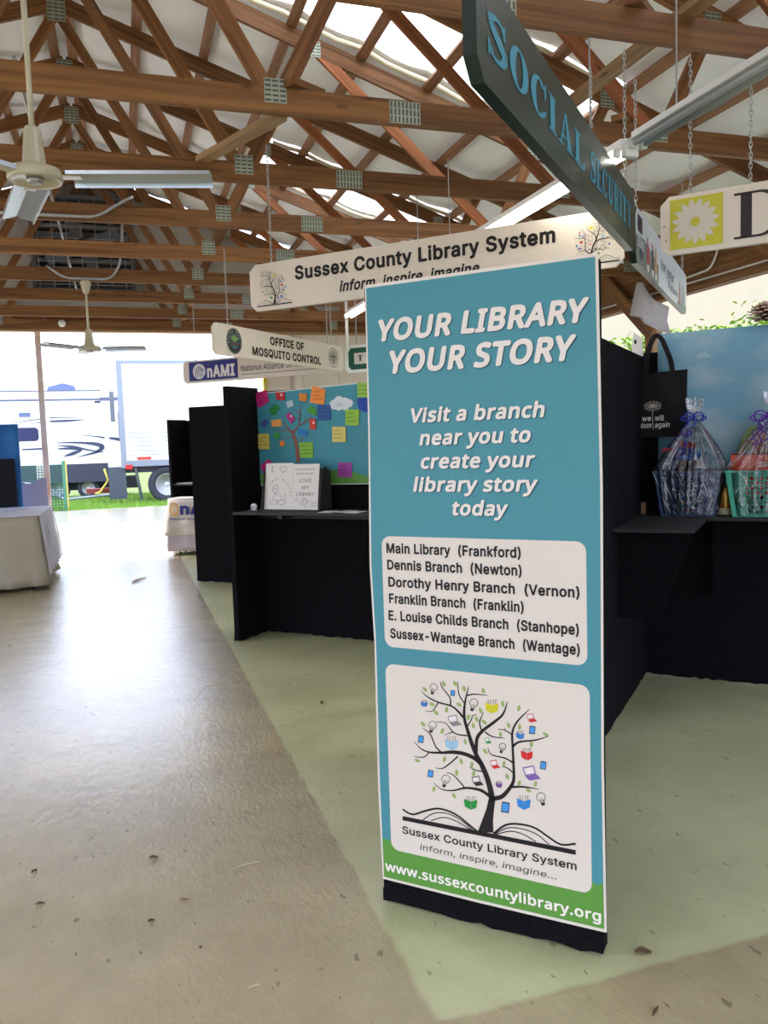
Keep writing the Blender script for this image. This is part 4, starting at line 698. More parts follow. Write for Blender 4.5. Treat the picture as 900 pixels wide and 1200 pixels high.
MB().tube([(0, 0, .55), (0, 0, CB-2.62+.14)], .006, 8).build('hanger_rod', GREYM, pl_)

# ------------------------------------------------------------------ chains and sign boards
_chains = {}
def chain_mesh(L):
    k = round(L, 2)
    if k in _chains: return _chains[k]
    m = MB(); n = int(L/.026)
    for i in range(n):
        z = .026*i+.013; a = 0 if i % 2 else pi/2
        pts = []
        for q in range(8):
            t_ = 2*pi*q/8; pts.append((cos(a)*.0075*cos(t_), sin(a)*.0075*cos(t_), z+.0185*sin(t_)))
        m.tube(pts, .0026, 4, closed=True)
    _chains[k] = m.mesh('chain', GALV, True); return _chains[k]
def octa(W, Hh, ch):
    return [(-W/2+ch, -Hh/2), (W/2-ch, -Hh/2), (W/2, -Hh/2+ch), (W/2, Hh/2-ch), (W/2-ch, Hh/2), (-W/2+ch, Hh/2), (-W/2, Hh/2-ch), (-W/2, -Hh/2+ch)]
def sign(name, label, x, y, z, yaw, face, edge=None, W=2.44, Hh=.305, ch=.045, th=.03, chains=(-1.05, 1.05), dz=0):
    s = thing(name, label, 'sign', (x, y, z), yaw, 'hanging sign boards')
    m = MB(); p = octa(W, Hh, ch); m.prism(p, 0, th, 0, 1)
    m.build('board', [face, edge or face], s)
    for cx in chains:
        L = CB+.12-(z+Hh/2)
        me = chain_mesh(L); co = put('chain', me, s, (cx, th/2, Hh/2))
        MB().tube([(0, 0, -.004), (0, 0, .012)], .006, 6).build('eye_bolt', GALV, co)
    return s
BK = (28, 24, 24)

# ---- the library tree emblem: drawn in a 900 x 900 plate, y down
TREE = [
 ([(458,690),(450,640),(430,570),(400,500),(375,455),(345,380),(320,300),(305,240),(308,160),(330,65)], [36,34,32,30,27,24,20,17,12,3]),
 ([(460,690),(510,680),(550,640),(578,590),(578,500),(573,400),(572,320),(600,260),(665,195)], [26,24,20,17,14,13,12,9,3]),
 ([(370,430),(372,380),(380,345),(410,310),(470,265),(520,220),(545,150)], [20,20,19,17,15,11,3]),
 ([(400,500),(360,465),(300,440),(240,432),(180,435),(110,432),(60,410),(25,370)], [26,24,23,21,15,10,7,3]),
 ([(180,435),(145,400),(115,330),(72,300)], [10,8,7,3]), ([(112,432),(78,460),(25,455)], [6,6,3]),
 ([(270,455),(190,520),(145,518)], [9,6,3]),
 ([(450,680),(400,645),(340,632),(300,632),(240,645),(180,638),(135,602)], [20,18,14,12,8,6,3]),
 ([(310,632),(245,560),(205,545)], [8,6,3]),
 ([(300,240),(265,200),(230,175),(160,155),(100,125),(65,92)], [15,12,10,9,7,3]),
 ([(160,158),(128,203),(90,203)], [7,5,3]), ([(228,170),(225,130),(180,70),(172,40)], [8,7,5,3]),
 ([(305,160),(275,110),(268,40)], [8,6,3]), ([(318,118),(360,110),(435,117)], [8,7,3]),
 ([(320,290),(345,250),(350,230),(375,222)], [8,6,5,3]), ([(320,340),(275,335),(240,318),(200,270),(150,265)], [9,7,7,5,3]),
 ([(240,320),(195,337)], [6,3]), ([(400,310),(390,265),(412,210)], [9,7,3]), ([(420,320),(460,345),(530,355)], [10,7,3]),
 ([(575,400),(610,375),(700,365),(775,342)], [13,11,8,3]), ([(575,490),(530,465),(455,445),(435,405)], [10,8,6,3]),
 ([(580,550),(545,520),(515,513)], [8,6,3]), ([(560,625),(640,625),(720,638)], [14,9,3]), ([(570,335),(530,310),(490,305)], [8,6,3]), ([(530,312),(528,295)], [4,2]),
 ([(410,540),(360,530),(335,512)], [8,6,3])]
LEAVES = [(85,82),(190,52),(253,50),(303,78),(410,90),(125,165),(275,168),(207,195),(147,212),(75,275),(183,313),(395,200),(328,237),(373,248),(355,283),(415,265),(518,162),(608,187),(550,282),(612,290),(505,333),(755,332),(677,388),(310,372),(420,427),(43,478),(195,470),(287,482),(347,500),(357,550),(262,545),(137,635),(247,672),(525,495),(543,567),(610,603),(700,607),(660,643)]
TABS = [(241,104,17),(65,360,22),(118,551,22),(683,309,24),(744,505,24),(534,738,32)]
BOOKS = [(82,160,20,(50,110,180)),(458,175,38,(205,195,30)),(234,378,38,(150,190,215)),(615,335,24,(50,120,190)),(652,440,34,(205,40,40)),(497,610,19,(110,70,140)),(340,710,38,(40,140,60)),(635,708,40,(50,130,200))]
LAPS = [(243,257,34,(130,130,130)),(673,242,26,(205,50,50)),(470,500,26,(205,50,50)),(372,592,30,(50,50,50)),(668,548,44,(125,95,160)),(432,368,18,(60,150,80))]
BULBS = [(133,80,28),(355,168,32),(127,290,30),(200,590,32),(515,408,26),(733,690,34)]
def tree_emblem(mb, f, y, dark=BK, detail=True, k=1.0):
    """f maps plate coordinates to the local XZ plane; k = local size of one plate unit"""
    mb.poly([f(*p) for p in [(378, 878), (400, 820), (428, 745), (440, 690), (478, 690), (470, 745), (464, 810), (466, 878)]], y, dark)
    mb.disc(*f(459, 690), 19*k, 19*k, y, dark, 14)
    for pts, ws in TREE:
        sp = smooth_line([(a[0], a[1], b) for a, b in zip(pts, ws)], 4)
        mb.stroke([f(a, b) for a, b, c in sp], [c*k*.95 for a, b, c in sp], y, dark)
    random.seed(3)
    for lx, ly in LEAVES:
        a = random.uniform(-.6, .9); r = 17 if detail else 13
        pts = [(r*1.15, 0), (r*.5, r*.5), (-r*.3, r*.5), (-r*1.1, 0), (-r*.3, -r*.5), (r*.5, -r*.5)]
        a += pi/3
        mb.poly([f(lx+px_*cos(a)-py_*sin(a), ly+px_*sin(a)+py_*cos(a)) for px_, py_ in pts], y-.0002, (150, 172, 100))
    for cx, cy, r in TABS:
        for q, c, dy in ((1.0, (35, 45, 60), .0002), (.78, (70, 150, 215), .0005)):
            pts = [(-.62*r*q, -r*q), (.72*r*q, -.8*r*q), (.55*r*q, 1.0*r*q), (-.8*r*q, .8*r*q)]
            mb.poly([f(cx+a, cy+b) for a, b in pts], y-dy, c)
    for cx, cy, r, c in BOOKS:
        mb.poly([f(cx+a*r, cy+b*r) for a, b in [(-1, -.5), (-.05, -.15), (.0, 1.1), (-.85, .6)]], y-.0002, c)
        mb.poly([f(cx+a*r, cy+b*r) for a, b in [(.0, -.1), (.95, -.35), (.85, .75), (.05, 1.1)]], y-.0002, c)
        for q in (-.5, -.2, .2, .5):
            mb.stroke([f(cx+q*r, cy-.3*r), f(cx+(q*1.2)*r, cy-.9*r), f(cx+(q*1.2+.15)*r, cy-.8*r)], 2.5*k, y-.0003, (90, 80, 75))
    for cx, cy, r, c in LAPS:
        mb.poly([f(cx+a*r, cy+b*r) for a, b in [(-.9, -.7), (.5, -1.0), (.75, .1), (-.6, .35)]], y-.0002, c)
        mb.poly([f(cx+a*r, cy+b*r) for a, b in [(-.75, -.58), (.42, -.82), (.6, .0), (-.5, .2)]], y-.0004, (228, 220, 216))
        mb.poly([f(cx+a*r, cy+b*r) for a, b in [(-.6, .4), (.8, .12), (1.4, .7), (.0, .95)]], y-.0002, c)
    for cx, cy, r in BULBS:
        a = .25 if cx < 600 else -.3
        g_ = lambda u, v: f(cx+u*cos(a)-v*sin(a), cy+u*sin(a)+v*cos(a))
        pts = [g_(r*.72*sin(t), -r*.35-r*.72*cos(t)) for t in [2*pi*i/16-pi*.86 for i in range(0, 15)]]
        pts = [g_(.28*r, .75*r)]+[g_(r*.72*sin(t), -r*.3+r*.72*cos(t)) for t in [(.35+ (2*pi-.7)*i/12) for i in range(13)]]+[g_(-.28*r, .75*r)]
        mb.stroke(pts, 3*k, y-.0002, dark)
        mb.poly([g_(-.3*r, .7*r), g_(.3*r, .7*r), g_(.25*r, 1.15*r), g_(-.25*r, 1.15*r)], y-.0002, dark)
        mb.stroke([g_(-.1*r, .7*r), g_(-.2*r, -.1*r), g_(0, .1*r), g_(.2*r, -.1*r), g_(.1*r, .7*r)], 1.6*k, y-.0002, dark)
def open_book(mb, f, y, k, dark=BK):
    """pages under the trunk, plate coordinates of the tree"""
    for sgn in (-1, 1):
        g_ = lambda u, v: f(422+sgn*u, v)
        for pts, w_ in (([(45, 875), (110, 820), (190, 775), (270, 768), (340, 805), (400, 840), (455, 850), (495, 835)], 8),
                        ([(40, 885), (110, 835), (180, 810), (260, 815), (330, 860)], 5), ([(40, 890), (100, 850), (160, 840), (220, 860), (260, 885)], 4)):
            mb.stroke([g_(*p) for p in smooth_line(pts, 4)], w_*k, y, dark)
    mb.poly([f(-75, 884), f(920, 884), f(920, 912), f(-75, 912)], y, dark)

# ---- Sussex County Library System board
sg = sign('library_sign', 'long cream hanging board reading Sussex County Library System above the banner', 1.737, 4.663, 2.603, -45.1, SIGNC)
line(sg, 'Sussex County Library System', -.86, .853, .017, .088, -.002, BK, .03)
line(sg, 'inform, inspire, imagine . . .', -.533, .56, -.096, .068, -.002, BK, .026, .22)
for cx, mir in ((-1.03, 1), (1.06, -1)):
    k = .235/880
    f = lambda u, v, cx=cx, mir=mir, k=k: (cx+mir*(u-420)*k*1.05, .118-v*k)
    m = MB(); tree_emblem(m, f, -.002, detail=False, k=k); open_book(m, f, -.002, k); m.build('tree_emblem', PRINT, sg)

# ---- serif letters for the dark green and daisy boards (unit boxes: width w, height 1)
def S_ring(w, tk, tn, a0, a1, n=22, cx=None, cz=.5, rz=.5):
    o = []
    cx = w/2 if cx is None else cx
    outer = [(cx+w/2*cos(a0+(a1-a0)*i/n), cz+rz*sin(a0+(a1-a0)*i/n)) for i in range(n+1)]
    inner = [(cx+(w/2-tk)*cos(a0+(a1-a0)*i/n), cz+(rz-tn)*sin(a0+(a1-a0)*i/n)) for i in range(n+1)]
    for i in range(n): o.append([outer[i], outer[i+1], inner[i+1], inner[i]])
    return o
def rect(a, b, c, d): return [(a, c), (b, c), (b, d), (a, d)]
def serif_glyph(ch):
    T_, t_, s_ = .2, .07, .07
    if ch == 'O': return .66, S_ring(.66, T_, t_, 0, 2*pi, 28)
    if ch == 'C': return .64, S_ring(.66, T_, t_, .75, 2*pi-.75, 24)+[rect(.55, .62, .6, .98), [(.5, .2), (.6, .32), (.64, .3), (.57, .12)]]
    if ch == 'I': return .34, [rect(.07, .27, 0, 1), rect(0, .34, 0, s_), rect(0, .34, 1-s_, 1)]
    if ch == 'L': return .58, [rect(.07, .27, 0, 1), rect(0, .36, 1-s_, 1), rect(0, .55, 0, s_+.01), [(.45, 0), (.58, 0), (.58, .3), (.53, .3)]]
    if ch == 'E': return .58, [rect(.07, .27, 0, 1), rect(0, .55, 0, s_+.01), rect(0, .55, 1-s_, 1), rect(.2, .42, .47, .54), [(.45, 0), (.58, 0), (.58, .28), (.53, .28)], rect(.5, .56, .76, 1), rect(.38, .43, .38, .63)]
    if ch == 'T': return .62, [rect(.21, .41, 0, 1), rect(.13, .49, 0, s_), rect(0, .62, 1-s_-.01, 1), rect(0, .06, .7, 1), rect(.56, .62, .7, 1)]
    if ch == 'U': return .7, [rect(.07, .27, .3, 1), rect(.5, .58, .3, 1), rect(0, .34, 1-s_, 1), rect(.4, .7, 1-s_, 1)]+S_ring(.51, T_, .08, pi, 2*pi, 14, cx=.325, cz=.3, rz=.3)
    if ch == 'A': return .74, [[(.02+.06, 0), (.15, 0), (.4, .95), (.34, 1)], [(.34, 1), (.42, 1), (.7, 0), (.48, 0)], rect(.18, .52, .27, .34), rect(0, .24, 0, s_), rect(.4, .76, 0, s_)]
    if ch == 'R': return .7, [rect(.07, .27, 0, 1), rect(0, .36, 0, s_), rect(0, .35, 1-s_, 1), rect(.2, .38, .45, .52)]+S_ring(.44, .17, t_, -pi/2, pi/2, 12, cx=.36, cz=.725, rz=.275)+[[(.3, .5), (.44, .5), (.6, .06), (.44, 0)], rect(.44, .7, 0, s_)]
    if ch == 'Y': return .7, [rect(.25, .45, 0, .5), rect(.17, .53, 0, s_), [(.06, 1), (.26, 1), (.45, .45), (.28, .4)], [(.54, 1), (.62, 1), (.43, .42), (.38, .5)], rect(0, .33, 1-s_, 1), rect(.46, .7, 1-s_, 1)]
    if ch == 'D': return .8, [rect(.1, .27, 0, 1), rect(0, .4, 0, .05), rect(0, .4, .95, 1)]+S_ring(.86, .17, .05, -pi/2, pi/2, 20, cx=.37, cz=.5, rz=.5)
    if ch == 'S':
        pts = smooth_line([(.52, .8, .09), (.44, .93, .1), (.3, .955, .1), (.14, .88, .16), (.12, .74, .19), (.25, .6, .22), (.42, .46, .24), (.53, .3, .2), (.47, .12, .15), (.32, .045, .1), (.17, .07, .1), (.07, .22, .09)], 3)
        o = []
        for i in range(len(pts)-1):
            a, b = pts[i], pts[i+1]; dx, dz = b[0]-a[0], b[1]-a[1]; L = sqrt(dx*dx+dz*dz) or 1; nx, nz = -dz/L, dx/L
            o.append([(a[0]+nx*a[2]/2, a[1]+nz*a[2]/2), (a[0]-nx*a[2]/2, a[1]-nz*a[2]/2), (b[0]-nx*b[2]/2, b[1]-nz*b[2]/2), (b[0]+nx*b[2]/2, b[1]+nz*b[2]/2)])
        return .6, o+[rect(.49, .56, .68, 1.0), rect(.02, .08, 0, .34)]
    return .35, []
def serif_text(mb, s, x0, x1, z, h, y, col, gap=.1):
    gl = [serif_glyph(c) for c in s]; tot = sum(g_[0] for g_ in gl)+gap*(len(gl)-1)
    kx = (x1-x0)/tot; x = x0
    for w_, polys in gl:
        for p in polys: mb.poly([(x+a*kx, z+b*h) for a, b in p], y, col)
        x += (w_+gap)*kx
# ---- SOCIAL SECURITY board
sg = sign('social_security_sign', 'dark green hanging board reading SOCIAL SECURITY in blue serif letters', 1.814, 2.93, 2.674, 45.5, SIGNG, SIGNE, th=.04, ch=.055)
for s_, a, b in (('SOCIAL', -1.14, .03), ('SECURITY', .14, 1.1)):
    m = MB(); serif_text(m, s_, a, b, -.062, .125, -.002, (74, 150, 176)); m.build('lettering', PRINT, sg)
# ---- picture board beyond it
PHB = mat('pale_photo_board', (206, 216, 226), .35)
sg = sign('picture_sign', 'pale blue photo board with small figures hanging behind the dark green sign', 3.574, 4.744, 2.655, 45.3, PHB, SIGNE, W=2.33, th=.035)
m = MB()
m.poly([(-1.16, -.15), (-.35, -.15), (-.35, -.03), (-.6, .0), (-.9, .02), (-1.16, .0)], -.002, (112, 124, 120))
m.poly([(-1.1, .03), (-.96, .03), (-.96, .12), (-1.1, .12)], -.003, (62, 34, 48))
for i, z in enumerate((.0, -.02, -.04)): m.poly([(-1.12, z), (-.9, z-.005), (-.9, z-.012), (-1.12, z-.008)], -.0035, (210, 215, 225))
m.disc(-1.0, -.08, .06, .035, -.003, (52, 66, 92))
for x, c in ((-.76, (190, 50, 70)), (-.58, (60, 50, 70)), (-.45, (210, 150, 90))):
    m.poly([(x-.035, -.1), (x+.035, -.1), (x+.025, .02), (x-.025, .02)], -.003, c); m.disc(x, .04, .022, .02, -.003, (190, 150, 130), 12)
    m.poly([(x-.03, -.14), (x+.03, -.14), (x+.03, -.1), (x-.03, -.1)], -.003, (226, 220, 214))
line(sg, 'for your', -.25, .42, -.03, .07, -.003, (92, 104, 130), .0, .3)
line(sg, 'future', .1, .6, -.1, .055, -.003, (92, 104, 130), .0, .3)
for x, c in ((.72, (190, 110, 100)), (.86, (170, 180, 196)), (.98, (150, 160, 150))):
    m.poly([(x-.035, -.13), (x+.035, -.13), (x+.02, .0), (x-.02, .0)], -.003, c); m.disc(x, .02, .02, .018, -.003, (196, 160, 140), 12)
m.poly([(.55, -.15), (1.12, -.15), (1.12, -.1), (.6, -.12)], -.0025, (150, 172, 160))
m.build('photo_print', PRINT, sg)
# ---- daisy board
dth = radians(-47); dl = (2.995-.2615*cos(dth), 3.592-.2615*sin(dth))
sg = sign('daisy_sign', 'cream hanging board with a white daisy on a yellow square and a large D', dl[0]+1.22*cos(dth), dl[1]+1.22*sin(dth), 2.654, -47, SIGNC, chains=(-1.07, -.78, 1.05))
m = MB(); x0 = -.212+.2615-1.22; x1 = .0515+.2615-1.22
m.poly(rect(x0, x1, -.127, .131), -.002, (200, 194, 62))
cx, cz = x0+.128, .005
n = 15; pts = []
for i in range(n):
    a = 2*pi*i/n+.1
    for da, r in ((-.2, .084), (-.13, .103), (-.05, .112), (.0, .121), (.06, .108), (.15, .098), (.205, .08)):
        pts.append((cx+r*cos(a+da)*1.0, cz+r*sin(a+da)))
vs = [(cx, -.003, cz)]+[(a, -.003, b) for a, b in pts]
m.add(vs, [(0, 1+i, 1+(i+1) % len(pts)) for i in range(len(pts))], (214, 206, 192))
m.poly([(cx-.026, cz), (cx-.02, cz-.02), (cx+.004, cz-.026), (cx+.02, cz-.012), (cx+.024, cz+.01), (cx+.01, cz+.022), (cx-.014, cz+.018)], -.004, (200, 194, 62))
serif_text(m, 'D', x1+.052, x1+.052+.25, -.117, .23, -.002, (56, 44, 48))
for x, z in ((-1.2, .0), (-1.19, -.075)): m.disc(x, z, .004, .004, -.003, (40, 35, 35), 10)
m.build('lettering', PRINT, sg)
# ---- mosquito control board
sg = sign('mosquito_control_sign', 'cream hanging board reading OFFICE OF MOSQUITO CONTROL with two round seals', 1.792, 8.957, 2.608, 46.7, SIGNC, W=2.6)
line(sg, 'OFFICE OF', -.33, .37, .022, .09, -.002, BK, .034); line(sg, 'MOSQUITO CONTROL', -.67, .75, -.112, .09, -.002, BK, .034)
def seal(mb, cx, cz, r, green):
    if green:
        mb.disc(cx, cz, r, r, -.002, (44, 44, 50)); mb.ring(cx, cz, r*.97, r*.97, r*.05, -.003, (150, 160, 150)); mb.disc(cx, cz, r*.66, r*.66, -.003, (58, 84, 88))
        for a in (-.9, -.45, 0, .45, .9):
            mb.poly([(cx, cz-.1*r), (cx+sin(a)*.5*r-.07*r, cz+cos(a)*.3*r), (cx+sin(a)*.62*r, cz+cos(a)*.52*r+.02*r), (cx+sin(a)*.5*r+.07*r, cz+cos(a)*.3*r)], -.004, (150, 190, 90))
        mb.poly(rect(cx-.5*r, cx+.5*r, cz-.32*r, cz-.12*r), -.004, (110, 62, 60)); mb.disc(cx, cz-.42*r, .3*r, .14*r, -.0035, (60, 120, 120))
        arctext(mb, 'SUSSEX COUNTY', cx, cz, r*.8, radians(200), radians(-20), r*.2, -.004, (214, 216, 210)); 
    else:
        mb.ring(cx, cz, r, r, r*.07, -.002, (90, 90, 92)); mb.ring(cx, cz, r*.72, r*.72, r*.06, -.002, (90, 90, 92)); mb.disc(cx, cz, r*.6, r*.6, -.002, (180, 176, 168))
        mb.poly([(cx-.62*r, cz+.1*r), (cx+.62*r, cz+.02*r), (cx+.62*r, cz+.12*r), (cx-.62*r, cz+.2*r)], -.003, (30, 30, 32))
        mb.poly(rect(cx-.05*r, cx+.05*r, cz-.5*r, cz+.1*r), -.003, (70, 70, 74)); mb.ring(cx, cz, .3*r, .5*r, .05*r, -.003, (100, 100, 104))
        arctext(mb, 'MOSQUITO CONTROL', cx, cz, r*.86, radians(215), radians(-35), r*.16, -.003, (80, 80, 84), 0)
m = MB(); seal(m, -.975, 0, .13, True); m.build('round_seal', PRINT, sg)
m = MB(); seal(m, 1.06, 0, .118, False); m.build('round_seal', PRINT, sg)
# ---- NAMI board
sg = sign('nami_sign', 'cream hanging board with a blue NAMI block at its left end', 1.774, 10.793, 2.606, -44.1, SIGNC, W=2.525)
m = MB(); m.poly(rect(-1.16, -.335, -.125, .132), -.002, (46, 50, 130))
m.disc(-.985, .0, .108, .104, -.003, (226, 224, 228), 28)
for i in range(4):
    a = .02+i*.02
    pts = smooth_line([(-1.04+i*.04, -.075), (-1.045+i*.035, -.01), (-1.01+i*.03, .05-i*.012), (-.96+i*.022, .07-i*.022)], 4)
    m.stroke(pts, [.012]*len(pts), -.004, (46, 50, 130))
m.build('blue_block', PRINT, sg)
line(sg, 'nAMI', -.85, -.385, -.095, .165, -.003, (230, 228, 230), .04)
line(sg, 'National Alliance on Mental Illness', -.283, 1.13, -.045, .078, -.002, (60, 54, 80), .004)
MB().poly(rect(-.28, 1.15, -.09, -.083), -.002, (50, 46, 100)).build('underline', PRINT, sg)
# ---- green bordered board
gx, gy = 2.45+1.2*cos(radians(-45)), 9.0-.05+1.2*sin(radians(-45))
sg = sign('green_bordered_sign', 'white hanging board with a dark green border behind the left edge of the banner', gx, gy, 2.5, -45, mat('white_sign_board', (226, 228, 228), .45), W=2.4)
m = MB(); m.prism(octa(2.3, .24, .035), -.003, -.001, (24, 82, 62)); m.poly(rect(-1.075, 1.075, -.062, .062), -.004, (206, 202, 196))
serif_text(m, 'T', -1.03, -.965, -.028, .065, -.005, (40, 40, 40))
m.build('lettering', PRINT, sg)

# ------------------------------------------------------------------ booth partitions
def panel(label, x, y, yaw, L, h=2.03, th=.05, y0=0, cat='partition', group='black felt partitions', name='partition_panel', z0=.012):
    p = thing(name, label, cat, (x, y, 0), yaw, group)
    m = MB(); m.box(0, L, y0, y0+th, z0, h); pn = m.build('panel', BLACKF, p, bevel=.006)
    # ragged felt hem along the floor
    n = max(6, int(L/.035)); hm = MB(); random.seed(int(L*100))
    for yy in (y0-.0015, y0+th+.0015):
        vs = []
        for i in range(n+1): vs += [(L*i/n, yy, .05), (L*i/n, yy-.001, random.uniform(.001, .014))]
        hm.add(vs, [(2*i, 2*i+1, 2*i+3, 2*i+2) for i in range(n)])
    hm.build('felt_hem', BLACKF, pn)
    return p
endcap = panel('tall black felt end panel that carries the teal banner', .755, 2.515, -45, .738, 2.045, .052, .006)
divider = panel('black felt divider running back from the banner to the right booth', 1.08, 2.325, 45, 2.92, 2.035, .05, 0)
backR = panel('black felt back wall of the right booth behind the gift baskets', 3.14, 4.41, -45, 2.6, 2.06, .05, 0)
backL = panel('dark felt back wall of the left booth behind the teal poster', 1.03, 6.75, -45, 3.05, 2.0, .05, 0)
sideL = panel('narrow dark felt side wall at the left end of the poster booth', .771, 6.46, 45, .40, 2.03, .05, -.05)
cap2 = panel('dark felt end panel standing left behind the poster booth', .75, 9.62, -40, .74, 2.03, .05, 0)
div2 = panel('dark felt divider running back from the second end panel', 1.09, 9.5, 47, 2.6, 2.0, .05, 0)
side3 = panel('farthest dark felt side wall beside the white NAMI table', .66, 12.72, 45, .4, 2.0, .05, -.05)
back3 = panel('farthest dark felt back wall near the big doorway', .95, 12.99, -45, 2.6, 1.99, .04, 0)

def counter(label, x, y, yaw, L, D, z, group='black booth counters'):
    c = thing('counter', label, 'counter', (x, y, z), yaw, group)
    MB().box(0, L, 0, D, -.024, 0).build('worktop', BLACKL, c, bevel=.004)
    return c
cL = counter('black counter shelf of the left booth under the teal poster', .80, 6.431, -45, 2.9, .39, 1.045)
MB().box(0, 2.9, .34, .36, -.08, -.024).build('batten', BLACKL, cL)
MB().box(.42, .46, .01, .36, -.05, -.024).build('bracket', BLACKL, cL)
cR = counter('black counter shelf of the right booth holding the gift baskets', 3.135-.29*.7071, 4.395-.29*.7071, -45, 2.4, .285, 1.06)
for x in (.42, 1.3): MB().box(x, x+.03, .2, .28, -.5, -.024).build('support_leg', BLACKF, cR)
c3 = counter('farthest dark counter shelf beside the doorway', .71, 12.69, -45, 2.4, .38, 1.03)
MB().box(.02, .5, .05, .3, 0, .012).build('paper_stack', PAPER, c3)
# corner shelf on the divider
cs = thing('corner_shelf', 'short black shelf with a tapered bracket fixed to the divider', 'shelf', (2.44, 3.685, 1.06), 45)
MB().hprism([(.0, -.002), (.68, -.002), (.62, -.4), (.04, -.4)][::-1], -.022, 0).build('shelf_board', BLACKL, cs, bevel=.003)
m = MB(); m.add([(.13, 0, -.022), (.13, -.38, -.022), (.13, -.21, -.5), (.13, 0, -.5), (.15, 0, -.022), (.15, -.38, -.022), (.15, -.21, -.5), (.15, 0, -.5)], [(0,1,2,3), (7,6,5,4), (0,4,5,1), (1,5,6,2), (2,6,7,3), (3,7,4,0)])
m.build('bracket', BLACKF, cs)
m = MB(); m.add([(.5, 0, -.022), (.5, -.3, -.022), (.5, -.16, -.4), (.5, 0, -.4), (.52, 0, -.022), (.52, -.3, -.022), (.52, -.16, -.4), (.52, 0, -.4)], [(0,1,2,3), (7,6,5,4), (0,4,5,1), (1,5,6,2), (2,6,7,3), (3,7,4,0)])
m.build('bracket', BLACKF, cs)

# ------------------------------------------------------------------ the banner
TEAL = (72, 140, 152); CREAM = (222, 212, 200); GRN = (92, 148, 62)
bn = thing('library_banner', 'tall teal vinyl banner reading YOUR LIBRARY YOUR STORY on the end panel', 'banner', (.755, 2.515, 0), -45)
m = MB(); m.prism([(0.008, 2.05), (.741, 2.054), (.748, 1.4), (.744, .6), (.748, .084), (.35, .080), (.002, .082), (-.004, .4), (0, .9), (-.008, 1.15), (.004, 1.6)][::-1], .0005, .003)
m.build('vinyl_sheet', mat('white_vinyl', CREAM, .42), bn)
HB = [0.00380486332, -0.000126288392, -1.57353375, 0.000916964676, -0.00354147816, 3.33148769, 0.00066117622, -0.000130276348]
tealm = MB(); tealm.poly([(.013, 2.040), (.733, 2.044), (.741, 1.4), (.737, .6), (.741, .094), (.35, .090), (.008, .091), (.004, .4), (.007, .9), (-.001, 1.15), (.010, 1.6)][::-1], -.0002, TEAL)
tealm.poly([(.008, .091), (.35, .0905), (.741, .0945), (.739, .237), (.72, .225), (.7, .24), (.6, .225), (.3, .23), (.1, .224), (.05, .236), (.03, .222), (.007, .228)], -.0006, GRN)
tealm.poly(rrect(.04, .700, .886, 1.250, .03), -.0008, (220, 210, 198)); tealm.poly(rrect(.039, .706, .194, .829, .03), -.001, (220, 210, 198))
tealm.build('colour_print', PRINT, bn)
m = MB()
def shadowed(s, x0, x1, z, cap, bold, shear, z1=None):
    m = MB(); text(m, s, x0+.003, x1+.003, z-.0025, cap, -.0012, (40, 78, 92), bold, shear, z1, 'b')
    text(m, s, x0, x1, z, cap, -.0018, (228, 220, 212), bold, shear, z1, 'b'); m.build('lettering', PRINT, bn)
shadowed('YOUR LIBRARY', .041, .717, 1.868, .069, .04, .2)
shadowed('YOUR STORY', .076, .680, 1.765, .073, .04, .2)
for s, a, b, z in (('Visit a branch', .15, .59, 1.609), ('near you to', .184, .548, 1.538), ('create your', .184, .558, 1.465), ('library story', .158, .564, 1.393), ('today', .284, .472, 1.32)):
    shadowed(s, a, b, z, .046, .034, .2)
for s, a, b, z in (('Main Library  (Frankford)', .057, .506, 1.195), ('Dennis Branch  (Newton)', .058, .508, 1.141), ('Dorothy Henry Branch  (Vernon)', .06, .68, 1.085),
                   ('Franklin Branch  (Franklin)', .061, .512, 1.031), ('E. Louise Childs Branch  (Stanhope)', .057, .677, .975), ('Sussex-Wantage Branch  (Wantage)', .061, .679, .916)):
    line(bn, s, a, b, z, .033, -.002, (26, 22, 24), .026)
line(bn, 'Sussex County Library System', .083, .662, .259, .026, -.002, (26, 22, 24), .014)
line(bn, 'inform, inspire, imagine...', .146, .602, .216, .02, -.002, (60, 56, 54), 0, .15)
line(bn, 'www.sussexcountylibrary.org', .014, .733, .115, .034, -.002, (238, 232, 222), .026, face='b')
m = MB()
def fB(u, v): return H(HB, 480+u/4.737, 790+v/4.737)
p0 = fB(420, 500); p1 = fB(520, 500); kk = (p1[0]-p0[0])/100
tree_emblem(m, fB, -.002, k=kk)
def c3(x, y): return H(HB, 440+x/3.214, 770+y/3.214)
m.poly([c3(103, 598), c3(755, 726), c3(755, 744), c3(103, 614)], -.002, BK)
for pts, w_ in (([(103,572),(140,592),(190,578),(240,570),(300,590),(350,628),(385,657)], 6), ([(180,612),(220,588),(270,588),(320,612),(372,655)], 3), ([(210,615),(260,603),(310,620),(360,650)], 3), ([(445,664),(490,632),(540,628),(600,642),(650,675),(700,705),(755,702)], 6), ([(450,665),(500,642),(560,648),(610,668),(655,705)], 3), ([(455,667),(510,655),(560,668),(605,695)], 3)):
    m.stroke([c3(*p) for p in smooth_line(pts, 4)], w_*.00105, -.002, BK)
m.build('tree_emblem', PRINT, bn)

